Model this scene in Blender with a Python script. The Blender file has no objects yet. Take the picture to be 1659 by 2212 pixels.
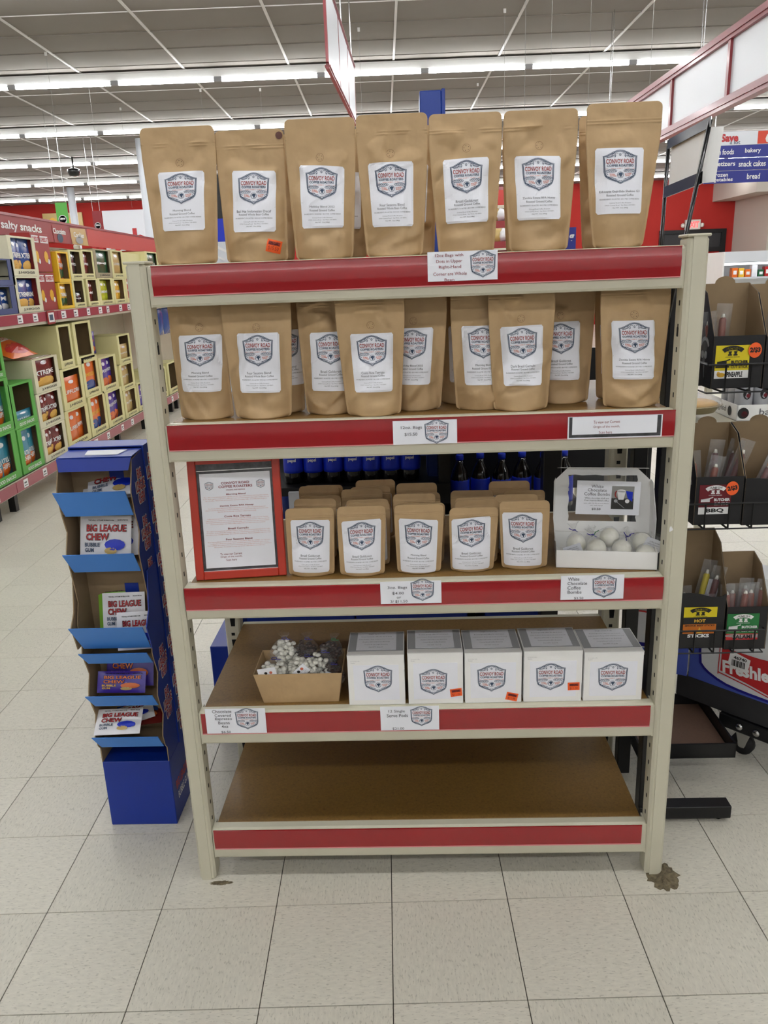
import bpy, math, random
import numpy as np
from mathutils import Vector, Matrix
from mathutils.geometry import tessellate_polygon

# ------------------------------------------------------------------ camera, world, exposure
S = bpy.context.scene
COL = S.collection
FPX, CAM = 1711.4, (0.0351, -1.7123, 1.5801)
YAW, PITCH, ROLL = -0.0098, 0.2874, 0.0379
def cam_axes():
    cy, sy, cp, sp = math.cos(YAW), math.sin(YAW), math.cos(PITCH), math.sin(PITCH)
    f = Vector((sy*cp, cy*cp, -sp)); r = Vector((cy, -sy, 0)); d = f.cross(r)
    cr, sr = math.cos(ROLL), math.sin(ROLL)
    return cr*r + sr*d, -sr*r + cr*d, f
AR, AD, AF = cam_axes()
cd = bpy.data.cameras.new('camera')
cam = bpy.data.objects.new('camera', cd); COL.objects.link(cam)
cd.sensor_fit = 'HORIZONTAL'; cd.sensor_width = 36.0; cd.lens = FPX/1659*36.0
cd.clip_start = 0.05; cd.clip_end = 100
m = Matrix((AR, -AD, -AF)).transposed().to_4x4(); m.translation = Vector(CAM)
cam.matrix_world = m
S.camera = cam
W = bpy.data.worlds.new('store_air'); S.world = W; W.use_nodes = True
W.node_tree.nodes['Background'].inputs[0].default_value = (0.8, 0.85, 0.9, 1)
W.node_tree.nodes['Background'].inputs[1].default_value = 0.02
S.view_settings.view_transform = 'Standard'; S.view_settings.look = 'None'
S.view_settings.gamma = 1.0; S.view_settings.use_curve_mapping = False
S.view_settings.exposure = 1.45
TUBE = 16.0          # emission of the fluorescent tubes

# ------------------------------------------------------------------ pixel -> place helpers (measured on the photo, real depth)
RX0, RY0, RYAW = -0.4803, 0.1098, math.atan(-0.0269)      # left end of the rack's front plane
CU, SU = math.cos(RYAW), math.sin(RYAW)
def ray(px, py): return AR*((px-829.5)/FPX) + AD*((py-1106)/FPX) + AF
C0 = Vector(CAM)
def at_x(px, py, x): d = ray(px, py); return C0 + d*((x-C0.x)/d.x)
def at_y(px, py, y): d = ray(px, py); return C0 + d*((y-C0.y)/d.y)
def at_z(px, py, z): d = ray(px, py); return C0 + d*((z-C0.z)/d.z)
def loc(P): x, y = P[0]-RX0, P[1]-RY0; return Vector((CU*x+SU*y, -SU*x+CU*y, P[2]))
def wld(u, v, z): return Vector((RX0+CU*u-SU*v, RY0+SU*u+CU*v, z))
def rv(px, py, v):
    a = loc(C0); d = loc(C0+ray(px, py))-a; return a + d*((v-a.y)/d.y)
def ru(px, py, u):
    a = loc(C0); d = loc(C0+ray(px, py))-a; return a + d*((u-a.x)/d.x)
def rz(px, py, z): return loc(at_z(px, py, z))
def project(P):
    q = Vector(P)-C0; z = q.dot(AF)
    return 829.5+FPX*q.dot(AR)/z, 1106+FPX*q.dot(AD)/z, z

# ------------------------------------------------------------------ materials
def lin(c):
    c = c/255.0
    return c/12.92 if c <= 0.04045 else ((c+0.055)/1.055)**2.4
def rgb(r, g, b): return (lin(r), lin(g), lin(b), 1)
MATS = {}
def mat(name, col, rough=0.5, metal=0.0, spec=0.5, noise=0.0, nscale=40.0, stretch=(1, 1, 1), bump=0.0, bscale=None,
        emit=0.0, coat=0.0, alpha=1.0, coord='Object', spots=None, trans=0.0, sss=0.0, bdist=.002):
    if name in MATS: return MATS[name]
    M = bpy.data.materials.new(name); M.use_nodes = True
    nt = M.node_tree; N = nt.nodes; L = nt.links
    b = N['Principled BSDF']; c = rgb(*col)
    b.inputs['Base Color'].default_value = c
    b.inputs['Roughness'].default_value = rough; b.inputs['Metallic'].default_value = metal
    b.inputs['Specular IOR Level'].default_value = spec
    b.inputs['Coat Weight'].default_value = coat; b.inputs['Coat Roughness'].default_value = 0.12
    b.inputs['Alpha'].default_value = alpha
    b.inputs['Transmission Weight'].default_value = trans
    if sss: b.inputs['Subsurface Weight'].default_value = sss; b.inputs['Subsurface Radius'].default_value = (.01, .01, .008)
    if emit:
        b.inputs['Emission Color'].default_value = c; b.inputs['Emission Strength'].default_value = emit
    if noise or bump:
        tc = N.new('ShaderNodeTexCoord'); mp = N.new('ShaderNodeMapping'); mp.inputs['Scale'].default_value = stretch
        L.new(tc.outputs[coord], mp.inputs[0])
        nz = N.new('ShaderNodeTexNoise'); nz.inputs['Scale'].default_value = nscale; nz.inputs['Detail'].default_value = 4
        L.new(mp.outputs[0], nz.inputs['Vector'])
        if noise:
            mr = N.new('ShaderNodeMapRange'); mr.inputs[1].default_value = .3; mr.inputs[2].default_value = .7
            mr.inputs[3].default_value = 1-noise; mr.inputs[4].default_value = 1+noise
            L.new(nz.outputs['Fac'], mr.inputs[0])
            mx = N.new('ShaderNodeVectorMath'); mx.operation = 'SCALE'
            mx.inputs[0].default_value = c[:3]; L.new(mr.outputs[0], mx.inputs['Scale'])
            out = mx.outputs[0]
            if spots:                     # (colour, scale, threshold, amount) flecks
                n2 = N.new('ShaderNodeTexNoise'); n2.inputs['Scale'].default_value = spots[1]; n2.inputs['Detail'].default_value = 2
                L.new(mp.outputs[0], n2.inputs['Vector'])
                r2 = N.new('ShaderNodeMapRange'); r2.inputs[1].default_value = spots[2]; r2.inputs[2].default_value = spots[2]+.06
                r2.inputs[3].default_value = 0; r2.inputs[4].default_value = spots[3]
                L.new(n2.outputs['Fac'], r2.inputs[0])
                mm = N.new('ShaderNodeMix'); mm.data_type = 'RGBA'
                L.new(r2.outputs[0], mm.inputs[0]); L.new(out, mm.inputs[6]); mm.inputs[7].default_value = rgb(*spots[0])
                out = mm.outputs[2]
            L.new(out, b.inputs['Base Color'])
        if bump:
            src = nz
            if bscale:
                src = N.new('ShaderNodeTexNoise'); src.inputs['Scale'].default_value = bscale; src.inputs['Detail'].default_value = 3
                L.new(mp.outputs[0], src.inputs['Vector'])
            bp = N.new('ShaderNodeBump'); bp.inputs['Strength'].default_value = bump; bp.inputs['Distance'].default_value = bdist
            L.new(src.outputs['Fac'], bp.inputs['Height']); L.new(bp.outputs[0], b.inputs['Normal'])
    MATS[name] = M; M.diffuse_color = c
    return M
def film(name, tint=(235, 238, 240), op=.05):
    M = bpy.data.materials.new(name); M.use_nodes = True; nt = M.node_tree; N = nt.nodes; L = nt.links
    N.remove(N['Principled BSDF'])
    tr = N.new('ShaderNodeBsdfTransparent'); gl = N.new('ShaderNodeBsdfGlossy'); gl.inputs['Roughness'].default_value = .12
    df = N.new('ShaderNodeBsdfDiffuse'); df.inputs[0].default_value = rgb(*tint)
    fr = N.new('ShaderNodeLayerWeight'); fr.inputs[0].default_value = .28
    nz = N.new('ShaderNodeTexNoise'); nz.inputs['Scale'].default_value = 60; nz.inputs['Detail'].default_value = 3
    tc = N.new('ShaderNodeTexCoord'); L.new(tc.outputs['Object'], nz.inputs['Vector'])
    bp = N.new('ShaderNodeBump'); bp.inputs['Strength'].default_value = .7; bp.inputs['Distance'].default_value = .004
    L.new(nz.outputs['Fac'], bp.inputs['Height']); L.new(bp.outputs[0], gl.inputs['Normal']); L.new(bp.outputs[0], fr.inputs['Normal'])
    m1 = N.new('ShaderNodeMixShader'); m1.inputs[0].default_value = op; L.new(tr.outputs[0], m1.inputs[1]); L.new(df.outputs[0], m1.inputs[2])
    m2 = N.new('ShaderNodeMixShader')
    ad = N.new('ShaderNodeMath'); ad.operation = 'MULTIPLY_ADD'; ad.inputs[1].default_value = .42; ad.inputs[2].default_value = .0
    L.new(fr.outputs['Facing'], ad.inputs[0]); L.new(ad.outputs[0], m2.inputs[0]); L.new(m1.outputs[0], m2.inputs[1]); L.new(gl.outputs[0], m2.inputs[2])
    L.new(m2.outputs[0], N['Material Output'].inputs[0]); MATS[name] = M
    return M

mat('cream', (205, 201, 180), .42, noise=.03, nscale=6)
mat('cream_dark', (60, 56, 46), .7)
mat('black_hole', (14, 13, 12), .9)
mat('strip_red', (160, 30, 36), .22, coat=.6, noise=.04, nscale=3)
mat('strip_edge', (225, 150, 150), .25)
mat('kraft', (193, 163, 121), .55, noise=.05, nscale=30, bump=.75, bscale=13, spec=.4, bdist=.009)
mat('kraft_dark', (128, 100, 66), .8)
mat('card_brown', (150, 128, 98), .85, noise=.05, nscale=30)
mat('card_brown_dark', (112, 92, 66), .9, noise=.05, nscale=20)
mat('board', (128, 96, 44), .55, noise=.12, nscale=160, spots=((95, 66, 30), 120, .62, .5), coat=.1)
mat('paper', (243, 245, 252), .55)
mat('paper_grey', (170, 172, 176), .6)
mat('carton_white', (245, 245, 243), .5, noise=.015, nscale=8)
mat('ink_red', (158, 48, 40), .6)
mat('ink_navy', (58, 78, 104), .6)
mat('ink_grey', (92, 92, 98), .6)
mat('ink_black', (26, 26, 28), .6)
mat('ink_maroon', (140, 40, 54), .6)
mat('ink_rust', (208, 110, 84), .6)
mat('ink_white', (240, 240, 240), .5)
mat('orange_sticker', (255, 104, 42), .5)
mat('sign_red', (190, 54, 34), .35, coat=.3, noise=.03, nscale=10)
mat('acrylic_dark', (66, 66, 70), .35, noise=.5, nscale=60, coat=.5)
mat('tag_purple', (50, 40, 150), .4)
mat('tile_a', (217, 213, 199), .34, noise=.07, nscale=45, stretch=(1, 3.2, 1), spots=((160, 156, 142), 75, .60, .5), spec=.4, coord='Object')
mat('tile_b', (214, 210, 196), .34, noise=.07, nscale=45, stretch=(3.2, 1, 1), spots=((158, 155, 141), 75, .60, .5), spec=.4, coord='Object')
mat('joint', (70, 66, 58), .9)
mat('dirt', (108, 98, 76), .9, noise=.45, nscale=90, bump=1)
mat('stain', (188, 176, 152), .5, noise=.1, nscale=20)
mat('ceiling_tile', (136, 130, 123), .95, noise=.02, nscale=4, bump=.15, bscale=150)
mat('tee_white', (206, 204, 200), .5)
mat('lamp_white', (225, 226, 226), .45)
mat('lamp_socket', (150, 150, 152), .5)
mat('tube', (248, 249, 250), .4, emit=TUBE)
mat('wall_red', (170, 34, 26), .8, noise=.02, nscale=2)
mat('wall_grey', (196, 188, 178), .8)
mat('wall_white', (228, 226, 222), .7)
mat('black_metal', (20, 20, 22), .35, spec=.4)
mat('black_gloss', (16, 18, 22), .2, coat=.5)
mat('black_card', (24, 24, 27), .5)
mat('blue_card', (8, 48, 150), .42, noise=.03, nscale=8)
mat('blue_lip', (64, 130, 212), .4, noise=.03, nscale=8)
mat('blue_panel', (30, 62, 150), .4)
mat('bottle_dark', (14, 10, 12), .12, coat=.6)
mat('bottle_blue', (22, 52, 200), .35)
mat('green_carton', (96, 178, 78), .5)
mat('lime', (140, 200, 60), .4)
mat('cream_carton', (226, 220, 162), .55, noise=.02, nscale=6)
mat('beige_carton', (224, 220, 190), .55)
mat('tan_carton', (168, 156, 124), .6)
mat('denim_carton', (72, 84, 132), .6)
mat('yellow_carton', (240, 196, 40), .5)
mat('cheez_red', (156, 46, 44), .5)
mat('foil_blue', (34, 76, 150), .25, spec=.7)
mat('foil_teal', (54, 140, 168), .28, spec=.7)
mat('foil_maroon', (112, 30, 28), .25, spec=.7)
mat('foil_orange', (232, 112, 34), .28, spec=.7)
mat('foil_purple', (66, 44, 160), .28, spec=.7)
mat('foil_tan', (204, 176, 110), .3, spec=.7)
mat('foil_green', (24, 92, 56), .28, spec=.7)
mat('foil_lime', (200, 210, 50), .28, spec=.7)
mat('foil_yellow', (240, 190, 60), .3, spec=.7)
mat('foil_black', (30, 28, 34), .25, spec=.7)
mat('foil_white', (236, 236, 240), .3, spec=.6)
mat('foil_red', (190, 40, 40), .28, spec=.7)
mat('chip', (230, 180, 84), .5)
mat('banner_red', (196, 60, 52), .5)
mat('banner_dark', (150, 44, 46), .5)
mat('panel_white', (222, 226, 232), .35)
mat('frame_red', (140, 44, 50), .35, coat=.3)
mat('sign_blue', (40, 48, 140), .45)
mat('sign_orange', (214, 70, 44), .5)
mat('chrome', (190, 190, 190), .25, metal=1)
mat('chocolate', (60, 36, 26), .35)
mat('white_choc', (246, 245, 234), .35, sss=.1)
mat('candy', (250, 248, 238), .4)
mat('rubber', (28, 28, 30), .7)
mat('meat', (134, 62, 40), .4, noise=.15, nscale=60)
mat('meat_red', (96, 30, 26), .4, noise=.15, nscale=60)
mat('sticker_yellow', (226, 206, 30), .4)
mat('sticker_maroon', (110, 20, 34), .4)
mat('sticker_green', (30, 120, 60), .4)
mat('sticker_orange', (214, 120, 40), .4)
mat('tray_brown', (118, 92, 76), .6, noise=.06, nscale=120)
mat('cart_grey', (44, 44, 46), .6, noise=.1, nscale=20)
mat('fresh_blue', (70, 90, 180), .45)
mat('fresh_navy', (24, 20, 130), .45)
mat('fresh_white', (220, 222, 226), .45)
mat('fresh_red', (190, 40, 44), .45)
mat('foil_pan', (200, 186, 150), .25, metal=.7)
mat('tub_blue', (30, 80, 170), .4)
mat('strip_plum', (160, 70, 84), .3, coat=.4)
mat('grey_shade', (150, 150, 146), .6)
mat('brown_dot', (96, 60, 52), .6)
mat('exit_red', (230, 60, 60), .5, emit=1.2)
mat('exit_case', (220, 214, 206), .5)
mat('cooler_light', (235, 240, 245), .5, emit=1.2)
film('cellophane'); film('cellophane_milky', (225, 228, 230), .22)
film('bag_film', (210, 214, 218), .12)

# ------------------------------------------------------------------ mesh helpers
class MB:
    def __init__(s): s.v = []; s.f = []; s.m = []; s.mats = []; s.smooth = []
    def mi(s, name):
        if name not in s.mats: s.mats.append(name)
        return s.mats.index(name)
    def add(s, verts, faces, mt, smooth=False):
        o = len(s.v); s.v.extend([tuple(p) for p in verts]); k = s.mi(mt)
        for f in faces: s.f.append(tuple(i+o for i in f)); s.m.append(k); s.smooth.append(smooth)
        return s
    def box(s, x0, x1, y0, y1, z0, z1, mt, M=None):
        v = [(x, y, z) for x in (x0, x1) for y in (y0, y1) for z in (z0, z1)]
        if M: v = [M @ Vector(p) for p in v]
        return s.add(v, [(0,1,3,2),(4,6,7,5),(0,4,5,1),(2,3,7,6),(0,2,6,4),(1,5,7,3)], mt)
    def bbox(s, x0, x1, y0, y1, z0, z1, mt, b=.003):      # box with chamfered vertical + horizontal edges
        def ring(i, z): return [(x0+i, y0+b, z), (x0+b, y0+i, z), (x1-b, y0+i, z), (x1-i, y0+b, z), (x1-i, y1-b, z), (x1-b, y1-i, z), (x0+b, y1-i, z), (x0+i, y1-b, z)]
        rs = [ring(b*.7, z0), ring(0, z0+b), ring(0, z1-b), ring(b*.7, z1)]
        v = sum(rs, []); f = []
        for r in range(3):
            for k in range(8): f.append((r*8+k, r*8+(k+1)%8, (r+1)*8+(k+1)%8, (r+1)*8+k))
        f.append(tuple(range(7, -1, -1))); f.append(tuple(range(24, 32)))
        return s.add(v, f, mt)
    def quad(s, a, b, c, d, mt): return s.add([a, b, c, d], [(0, 1, 2, 3)], mt)
    def slab(s, pts, n, t, mt):      # polygon pts extruded along n*t
        n = Vector(n)*t; k = len(pts); v = [Vector(p) for p in pts]+[Vector(p)+n for p in pts]
        f = [tuple(range(k-1, -1, -1)), tuple(range(k, 2*k))]+[(i, (i+1) % k, k+(i+1) % k, k+i) for i in range(k)]
        return s.add(v, f, mt)
    def tube(s, pts, r, mt, n=6, caps=True):
        pts = [Vector(p) for p in pts]; rr = r if isinstance(r, (list, tuple)) else [r]*len(pts); v = []; f = []
        for i, p in enumerate(pts):
            d = (pts[min(i+1, len(pts)-1)]-pts[max(i-1, 0)]).normalized()
            a = Vector((0, 0, 1)) if abs(d.z) < .9 else Vector((1, 0, 0))
            u = d.cross(a).normalized(); w = d.cross(u)
            for k in range(n):
                t = 2*math.pi*k/n; v.append(p+u*math.cos(t)*rr[i]+w*math.sin(t)*rr[i])
        for i in range(len(pts)-1):
            for k in range(n): f.append((i*n+k, i*n+(k+1) % n, (i+1)*n+(k+1) % n, (i+1)*n+k))
        if caps: f.append(tuple(range(n-1, -1, -1))); f.append(tuple(range((len(pts)-1)*n, len(pts)*n)))
        return s.add(v, f, mt, n > 5)
    def lathe(s, prof, mt, n=16, c=(0, 0, 0), sx=1, sy=1):
        v = []; f = []
        for r, z in prof:
            for k in range(n):
                t = 2*math.pi*k/n; v.append((c[0]+r*math.cos(t)*sx, c[1]+r*math.sin(t)*sy, c[2]+z))
        for i in range(len(prof)-1):
            for k in range(n): f.append((i*n+k, i*n+(k+1) % n, (i+1)*n+(k+1) % n, (i+1)*n+k))
        f.append(tuple(range(n-1, -1, -1))); f.append(tuple(range((len(prof)-1)*n, len(prof)*n)))
        return s.add(v, f, mt, True)
    def ball(s, c, r, mt, n=14, sz=1.0, rough=0.0, seed=0):
        rnd = random.Random(seed); v = [(c[0], c[1], c[2]+r*sz)]; f = []; m_ = n//2
        for i in range(1, m_):
            a = math.pi*i/m_
            for k in range(n):
                b = 2*math.pi*k/n; q = r*(1+rnd.uniform(-rough, rough))
                v.append((c[0]+q*math.sin(a)*math.cos(b), c[1]+q*math.sin(a)*math.sin(b), c[2]+q*sz*math.cos(a)))
        v.append((c[0], c[1], c[2]-r*sz)); L_ = len(v)-1
        for k in range(n): f.append((0, 1+k, 1+(k+1) % n)); f.append((L_, 1+(m_-2)*n+(k+1) % n, 1+(m_-2)*n+k))
        for i in range(m_-2):
            for k in range(n): f.append((1+i*n+k, 1+(i+1)*n+k, 1+(i+1)*n+(k+1) % n, 1+i*n+(k+1) % n))
        return s.add(v, f, mt, True)
    def g2(s, G, fn):           # place a flat print through a mapping (x,y)->(X,Y,Z)
        for verts, faces, mt in G.items:
            if len(verts): s.add(fn(np.asarray(verts, float)), faces, mt)
        return s
    def mesh(s, name):
        me = bpy.data.meshes.new(name); me.from_pydata([tuple(map(float, p)) for p in s.v], [], s.f)
        for k in s.mats: me.materials.append(MATS[k])
        me.polygons.foreach_set('material_index', s.m); me.polygons.foreach_set('use_smooth', s.smooth)
        me.update(); return me
    def build(s, name, parent=None, loc=None, rotz=0, **tags):
        o = bpy.data.objects.new(name, s.mesh(name)); COL.objects.link(o)
        if parent is not None: o.parent = parent
        if loc is not None: o.location = loc
        if rotz: o.rotation_euler = (0, 0, rotz)
        for k, v in tags.items(): o[k] = v
        return o
def thing(name, label, cat, loc=(0, 0, 0), rotz=0, group=None):
    o = bpy.data.objects.new(name, None); COL.objects.link(o); o.location = loc; o.rotation_euler = (0, 0, rotz)
    o.empty_display_size = .05; o['label'] = label; o['category'] = cat
    if group: o['group'] = group
    return o
def tag(o, label, cat, group=None):
    o['label'] = label; o['category'] = cat
    if group: o['group'] = group
    return o
def link(name, me, parent=None, loc=None, rotz=0, kind=None):
    o = bpy.data.objects.new(name, me); COL.objects.link(o)
    if parent is not None: o.parent = parent
    if loc is not None: o.location = loc
    if rotz: o.rotation_euler = (0, 0, rotz)
    if kind: o['kind'] = kind
    return o
def dup(root, loc, rotz=0, label=None, group=None):
    r = root.copy(); COL.objects.link(r); r.location = loc; r.rotation_euler = (0, 0, rotz)
    if label: r['label'] = label
    if group: r['group'] = group
    for ch in list(root.children):
        c = ch.copy(); COL.objects.link(c); c.parent = r
        for g in list(ch.children):
            d = g.copy(); COL.objects.link(d); d.parent = c
    return r

# ------------------------------------------------------------------ flat print (text, logo)
_tc = {}
def text_geo(s, bold=0.0, res=2):
    key = (s, bold, res)
    if key in _tc: return _tc[key]
    cu = bpy.data.curves.new('t', 'FONT'); cu.body = s; cu.size = 1; cu.offset = bold; cu.resolution_u = res; cu.align_x = 'CENTER'
    ob = bpy.data.objects.new('t', cu); COL.objects.link(ob)
    dg = bpy.context.evaluated_depsgraph_get(); me = ob.evaluated_get(dg).to_mesh()
    v = np.array([p.co[:2] for p in me.vertices]) if len(me.vertices) else np.zeros((0, 2))
    f = [tuple(p.vertices) for p in me.polygons]
    ob.evaluated_get(dg).to_mesh_clear(); bpy.data.objects.remove(ob); bpy.data.curves.remove(cu)
    _tc[key] = (v, f); return _tc[key]
class G2:
    def __init__(s): s.items = []
    def add(s, v, f, mt): s.items.append((np.asarray(v, float), f, mt)); return s
    def rect(s, x0, x1, y0, y1, mt): return s.add([(x0, y0), (x1, y0), (x1, y1), (x0, y1)], [(0, 1, 2, 3)], mt)
    def text(s, t, cx, cy, w, h, mt, bold=.01, res=2, rot=0):     # fitted to a w x h box centred on cx, cy
        v, f = text_geo(t, bold, res)
        if not len(v): return s
        a, b = v.min(0), v.max(0); q = (v-(a+b)/2)/(b-a)*np.array([w, h])
        if rot: c, n = math.cos(rot), math.sin(rot); q = q @ np.array([[c, n], [-n, c]])
        return s.add(q+np.array([cx, cy]), f, mt)
    def line(s, pts, w, mt, closed=False):
        P = [Vector((p[0], p[1])) for p in pts]; n = len(P); v = []; f = []
        for i in range(n):
            a = P[(i-1) % n] if (closed or i) else P[i]; b = P[(i+1) % n] if (closed or i < n-1) else P[i]
            d = (b-a); d = d.normalized() if d.length > 1e-9 else Vector((1, 0)); q = Vector((-d.y, d.x))*w/2
            v += [P[i]+q, P[i]-q]
        for i in range(n if closed else n-1): j = (i+1) % n; f.append((2*i+1, 2*j+1, 2*j, 2*i))
        return s.add([tuple(p) for p in v], f, mt)
    def poly(s, pts, mt):
        t = tessellate_polygon([[Vector((p[0], p[1], 0)) for p in pts]]); return s.add(pts, [tuple(reversed(x)) for x in t], mt)
    def disc(s, cx, cy, r, mt, n=16, ry=None):
        ry = ry or r; return s.add([(cx+r*math.cos(2*math.pi*k/n), cy+ry*math.sin(2*math.pi*k/n)) for k in range(n)], [tuple(range(n))], mt)
    def arc(s, cx, cy, r, a0, a1, w, mt, n=8, ry=None):
        ry = ry or r
        return s.line([(cx+r*math.cos(math.radians(a0+(a1-a0)*k/n)), cy+ry*math.sin(math.radians(a0+(a1-a0)*k/n))) for k in range(n+1)], w, mt)
    def put(s, G, cx, cy, sx, sy=None, rot=0):
        sy = sy or sx; c, n = math.cos(rot), math.sin(rot)
        for v, f, mt in G.items: s.items.append((((v*np.array([sx, sy])) @ np.array([[c, n], [-n, c]]))+np.array([cx, cy]), f, mt))
        return s
def build_logo():
    G = G2(); half = [(0, .5), (.08, .49), (.16, .465), (.25, .42), (.34, .37), (.42, .335), (.5, .325), (.487, .2), (.48, 0), (.475, -.15), (.45, -.26), (.40, -.325), (.3, -.385), (.18, -.43), (.08, -.47), (0, -.525)]
    full = half+[(-x, y) for x, y in half[-2:0:-1]]
    G.line(full, .016, 'ink_navy', True)
    G.line([(x*.945, y*.94) for x, y in full], .022, 'ink_navy', True)
    for sg in (-1, 1):
        G.arc(sg*.10, .38, .05, 90-sg*100, 90+sg*60, .012, 'ink_navy', ry=.035)
        G.arc(sg*.19, .335, .055, 0 if sg > 0 else 180, 250 if sg > 0 else -70, .014, 'ink_navy')
        G.line([(sg*.14, .31), (sg*.2, .345), (sg*.28, .29), (sg*.36, .285), (sg*.4, .27)], .016, 'ink_navy')
        G.line([(sg*.2, .3), (sg*.26, .33), (sg*.33, .305), (sg*.38, .3)], .01, 'ink_navy')
        G.line([(sg*.36, -.055), (sg*.44, -.06)], .008, 'ink_rust')
        for k in range(5): G.arc(sg*(.13+.062*k), -.125+.006*(k % 2), .03, 0, 300, .012, 'ink_navy', 6, ry=.024)
        G.arc(sg*.27, -.125, .17, 0, 360, .01, 'ink_navy', 16, ry=.048)
        G.arc(sg*.40, -.245, .03, 0, 300, .013, 'ink_navy', 7, ry=.05)
        G.line([(sg*.37, -.29), (sg*.3, -.335), (sg*.22, -.34), (sg*.15, -.375), (sg*.09, -.39)], .014, 'ink_navy')
        G.line([(sg*.33, -.3), (sg*.26, -.31), (sg*.2, -.36), (sg*.13, -.365)], .01, 'ink_navy')
        G.line([(sg*.06, -.42), (0, -.44)], .014, 'ink_navy')
    G.arc(0, .365, .028, 0, 360, .012, 'ink_navy', 10, .036); G.line([(-.012,.39),(0,.365),(.008,.34)], .01, 'ink_navy')
    G.text('CONVOY ROAD', 0, .165, .83, .145, 'ink_red', .018)
    G.text('COFFEE ROASTERS', 0, .035, .79, .075, 'ink_navy', .03)
    G.text('VAN WERT, OHIO', 0, -.055, .56, .03, 'ink_rust', .02, 1)
    G.text('WORLD', -.24, -.225, .17, .042, 'ink_rust', .03, 1, -.08); G.text('COFFEE', -.22, -.275, .2, .038, 'ink_rust', .03, 1, -.08)
    G.text('ROASTED', .24, -.225, .2, .042, 'ink_rust', .03, 1, .08); G.text('RIGHT', .23, -.275, .15, .038, 'ink_rust', .03, 1, .08)
    G.arc(0, -.25, .094, 0, 360, .012, 'ink_navy', 22)
    G.poly([(-.03, -.19), (.02, -.178), (.06, -.2), (.075, -.235), (.045, -.25), (.035, -.30), (.01, -.325), (-.012, -.29), (-.02, -.255), (-.052, -.245), (-.055, -.21)], 'ink_navy')
    G.poly([(-.082, -.25), (-.07, -.22), (-.066, -.27), (-.07, -.29)], 'ink_navy')
    return G
mat('paper_logo', (228, 234, 238), .55)
LOGO = build_logo()
FLAT_DZ = {'paper': 0, 'paper_logo': .00012}
def lift(mt): return .0003 if mt == 'paper_logo' else .0006
def coffee_label(l1, l2, ing, wt, nudge=0):       # unit design: x 0..1, y 0..1.32
    G = G2(); H = 1.32
    G.put(LOGO, .5, H*.715+nudge, .70, .66)
    G.line([(.01, H*.405), (.99, H*.405)], .004, 'paper_grey')
    G.text(l1, .5, .445, min(.032*len(l1), .86), .055, 'ink_grey', .0)
    G.text(l2, .5, .375, .031*len(l2)*.9, .045, 'ink_grey', .0)
    G.text(ing, .5, .295, .86, .026, 'ink_grey', .0, 1)
    G.text('Convoy Road Coffee Roasters', .5, .215, .48, .03, 'ink_grey', .0, 1)
    G.text('13960 Convoy Road   Van Wert, OH 45891', .5, .168, .66, .028, 'ink_grey', .0, 1)
    G.text(wt, .5, .115, .34, .03, 'ink_grey', .01, 1)
    return G
GR, WB = 'Roasted Ground Coffee', 'Roasted Whole Bean Coffee'
IG, IW = 'INGREDIENTS: ROASTED GROUND COFFEE BEANS', 'INGREDIENTS: ROASTED WHOLE COFFEE BEANS'
_lab = {}
def get_label(l1, whole=False, small=False):
    k = (l1, whole, small)
    if k not in _lab: _lab[k] = coffee_label(l1, WB if whole else GR, IW if whole else IG, 'Net WT. 3oz (85g)' if small else 'Net WT. 12oz (340g)')
    return _lab[k]

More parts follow.
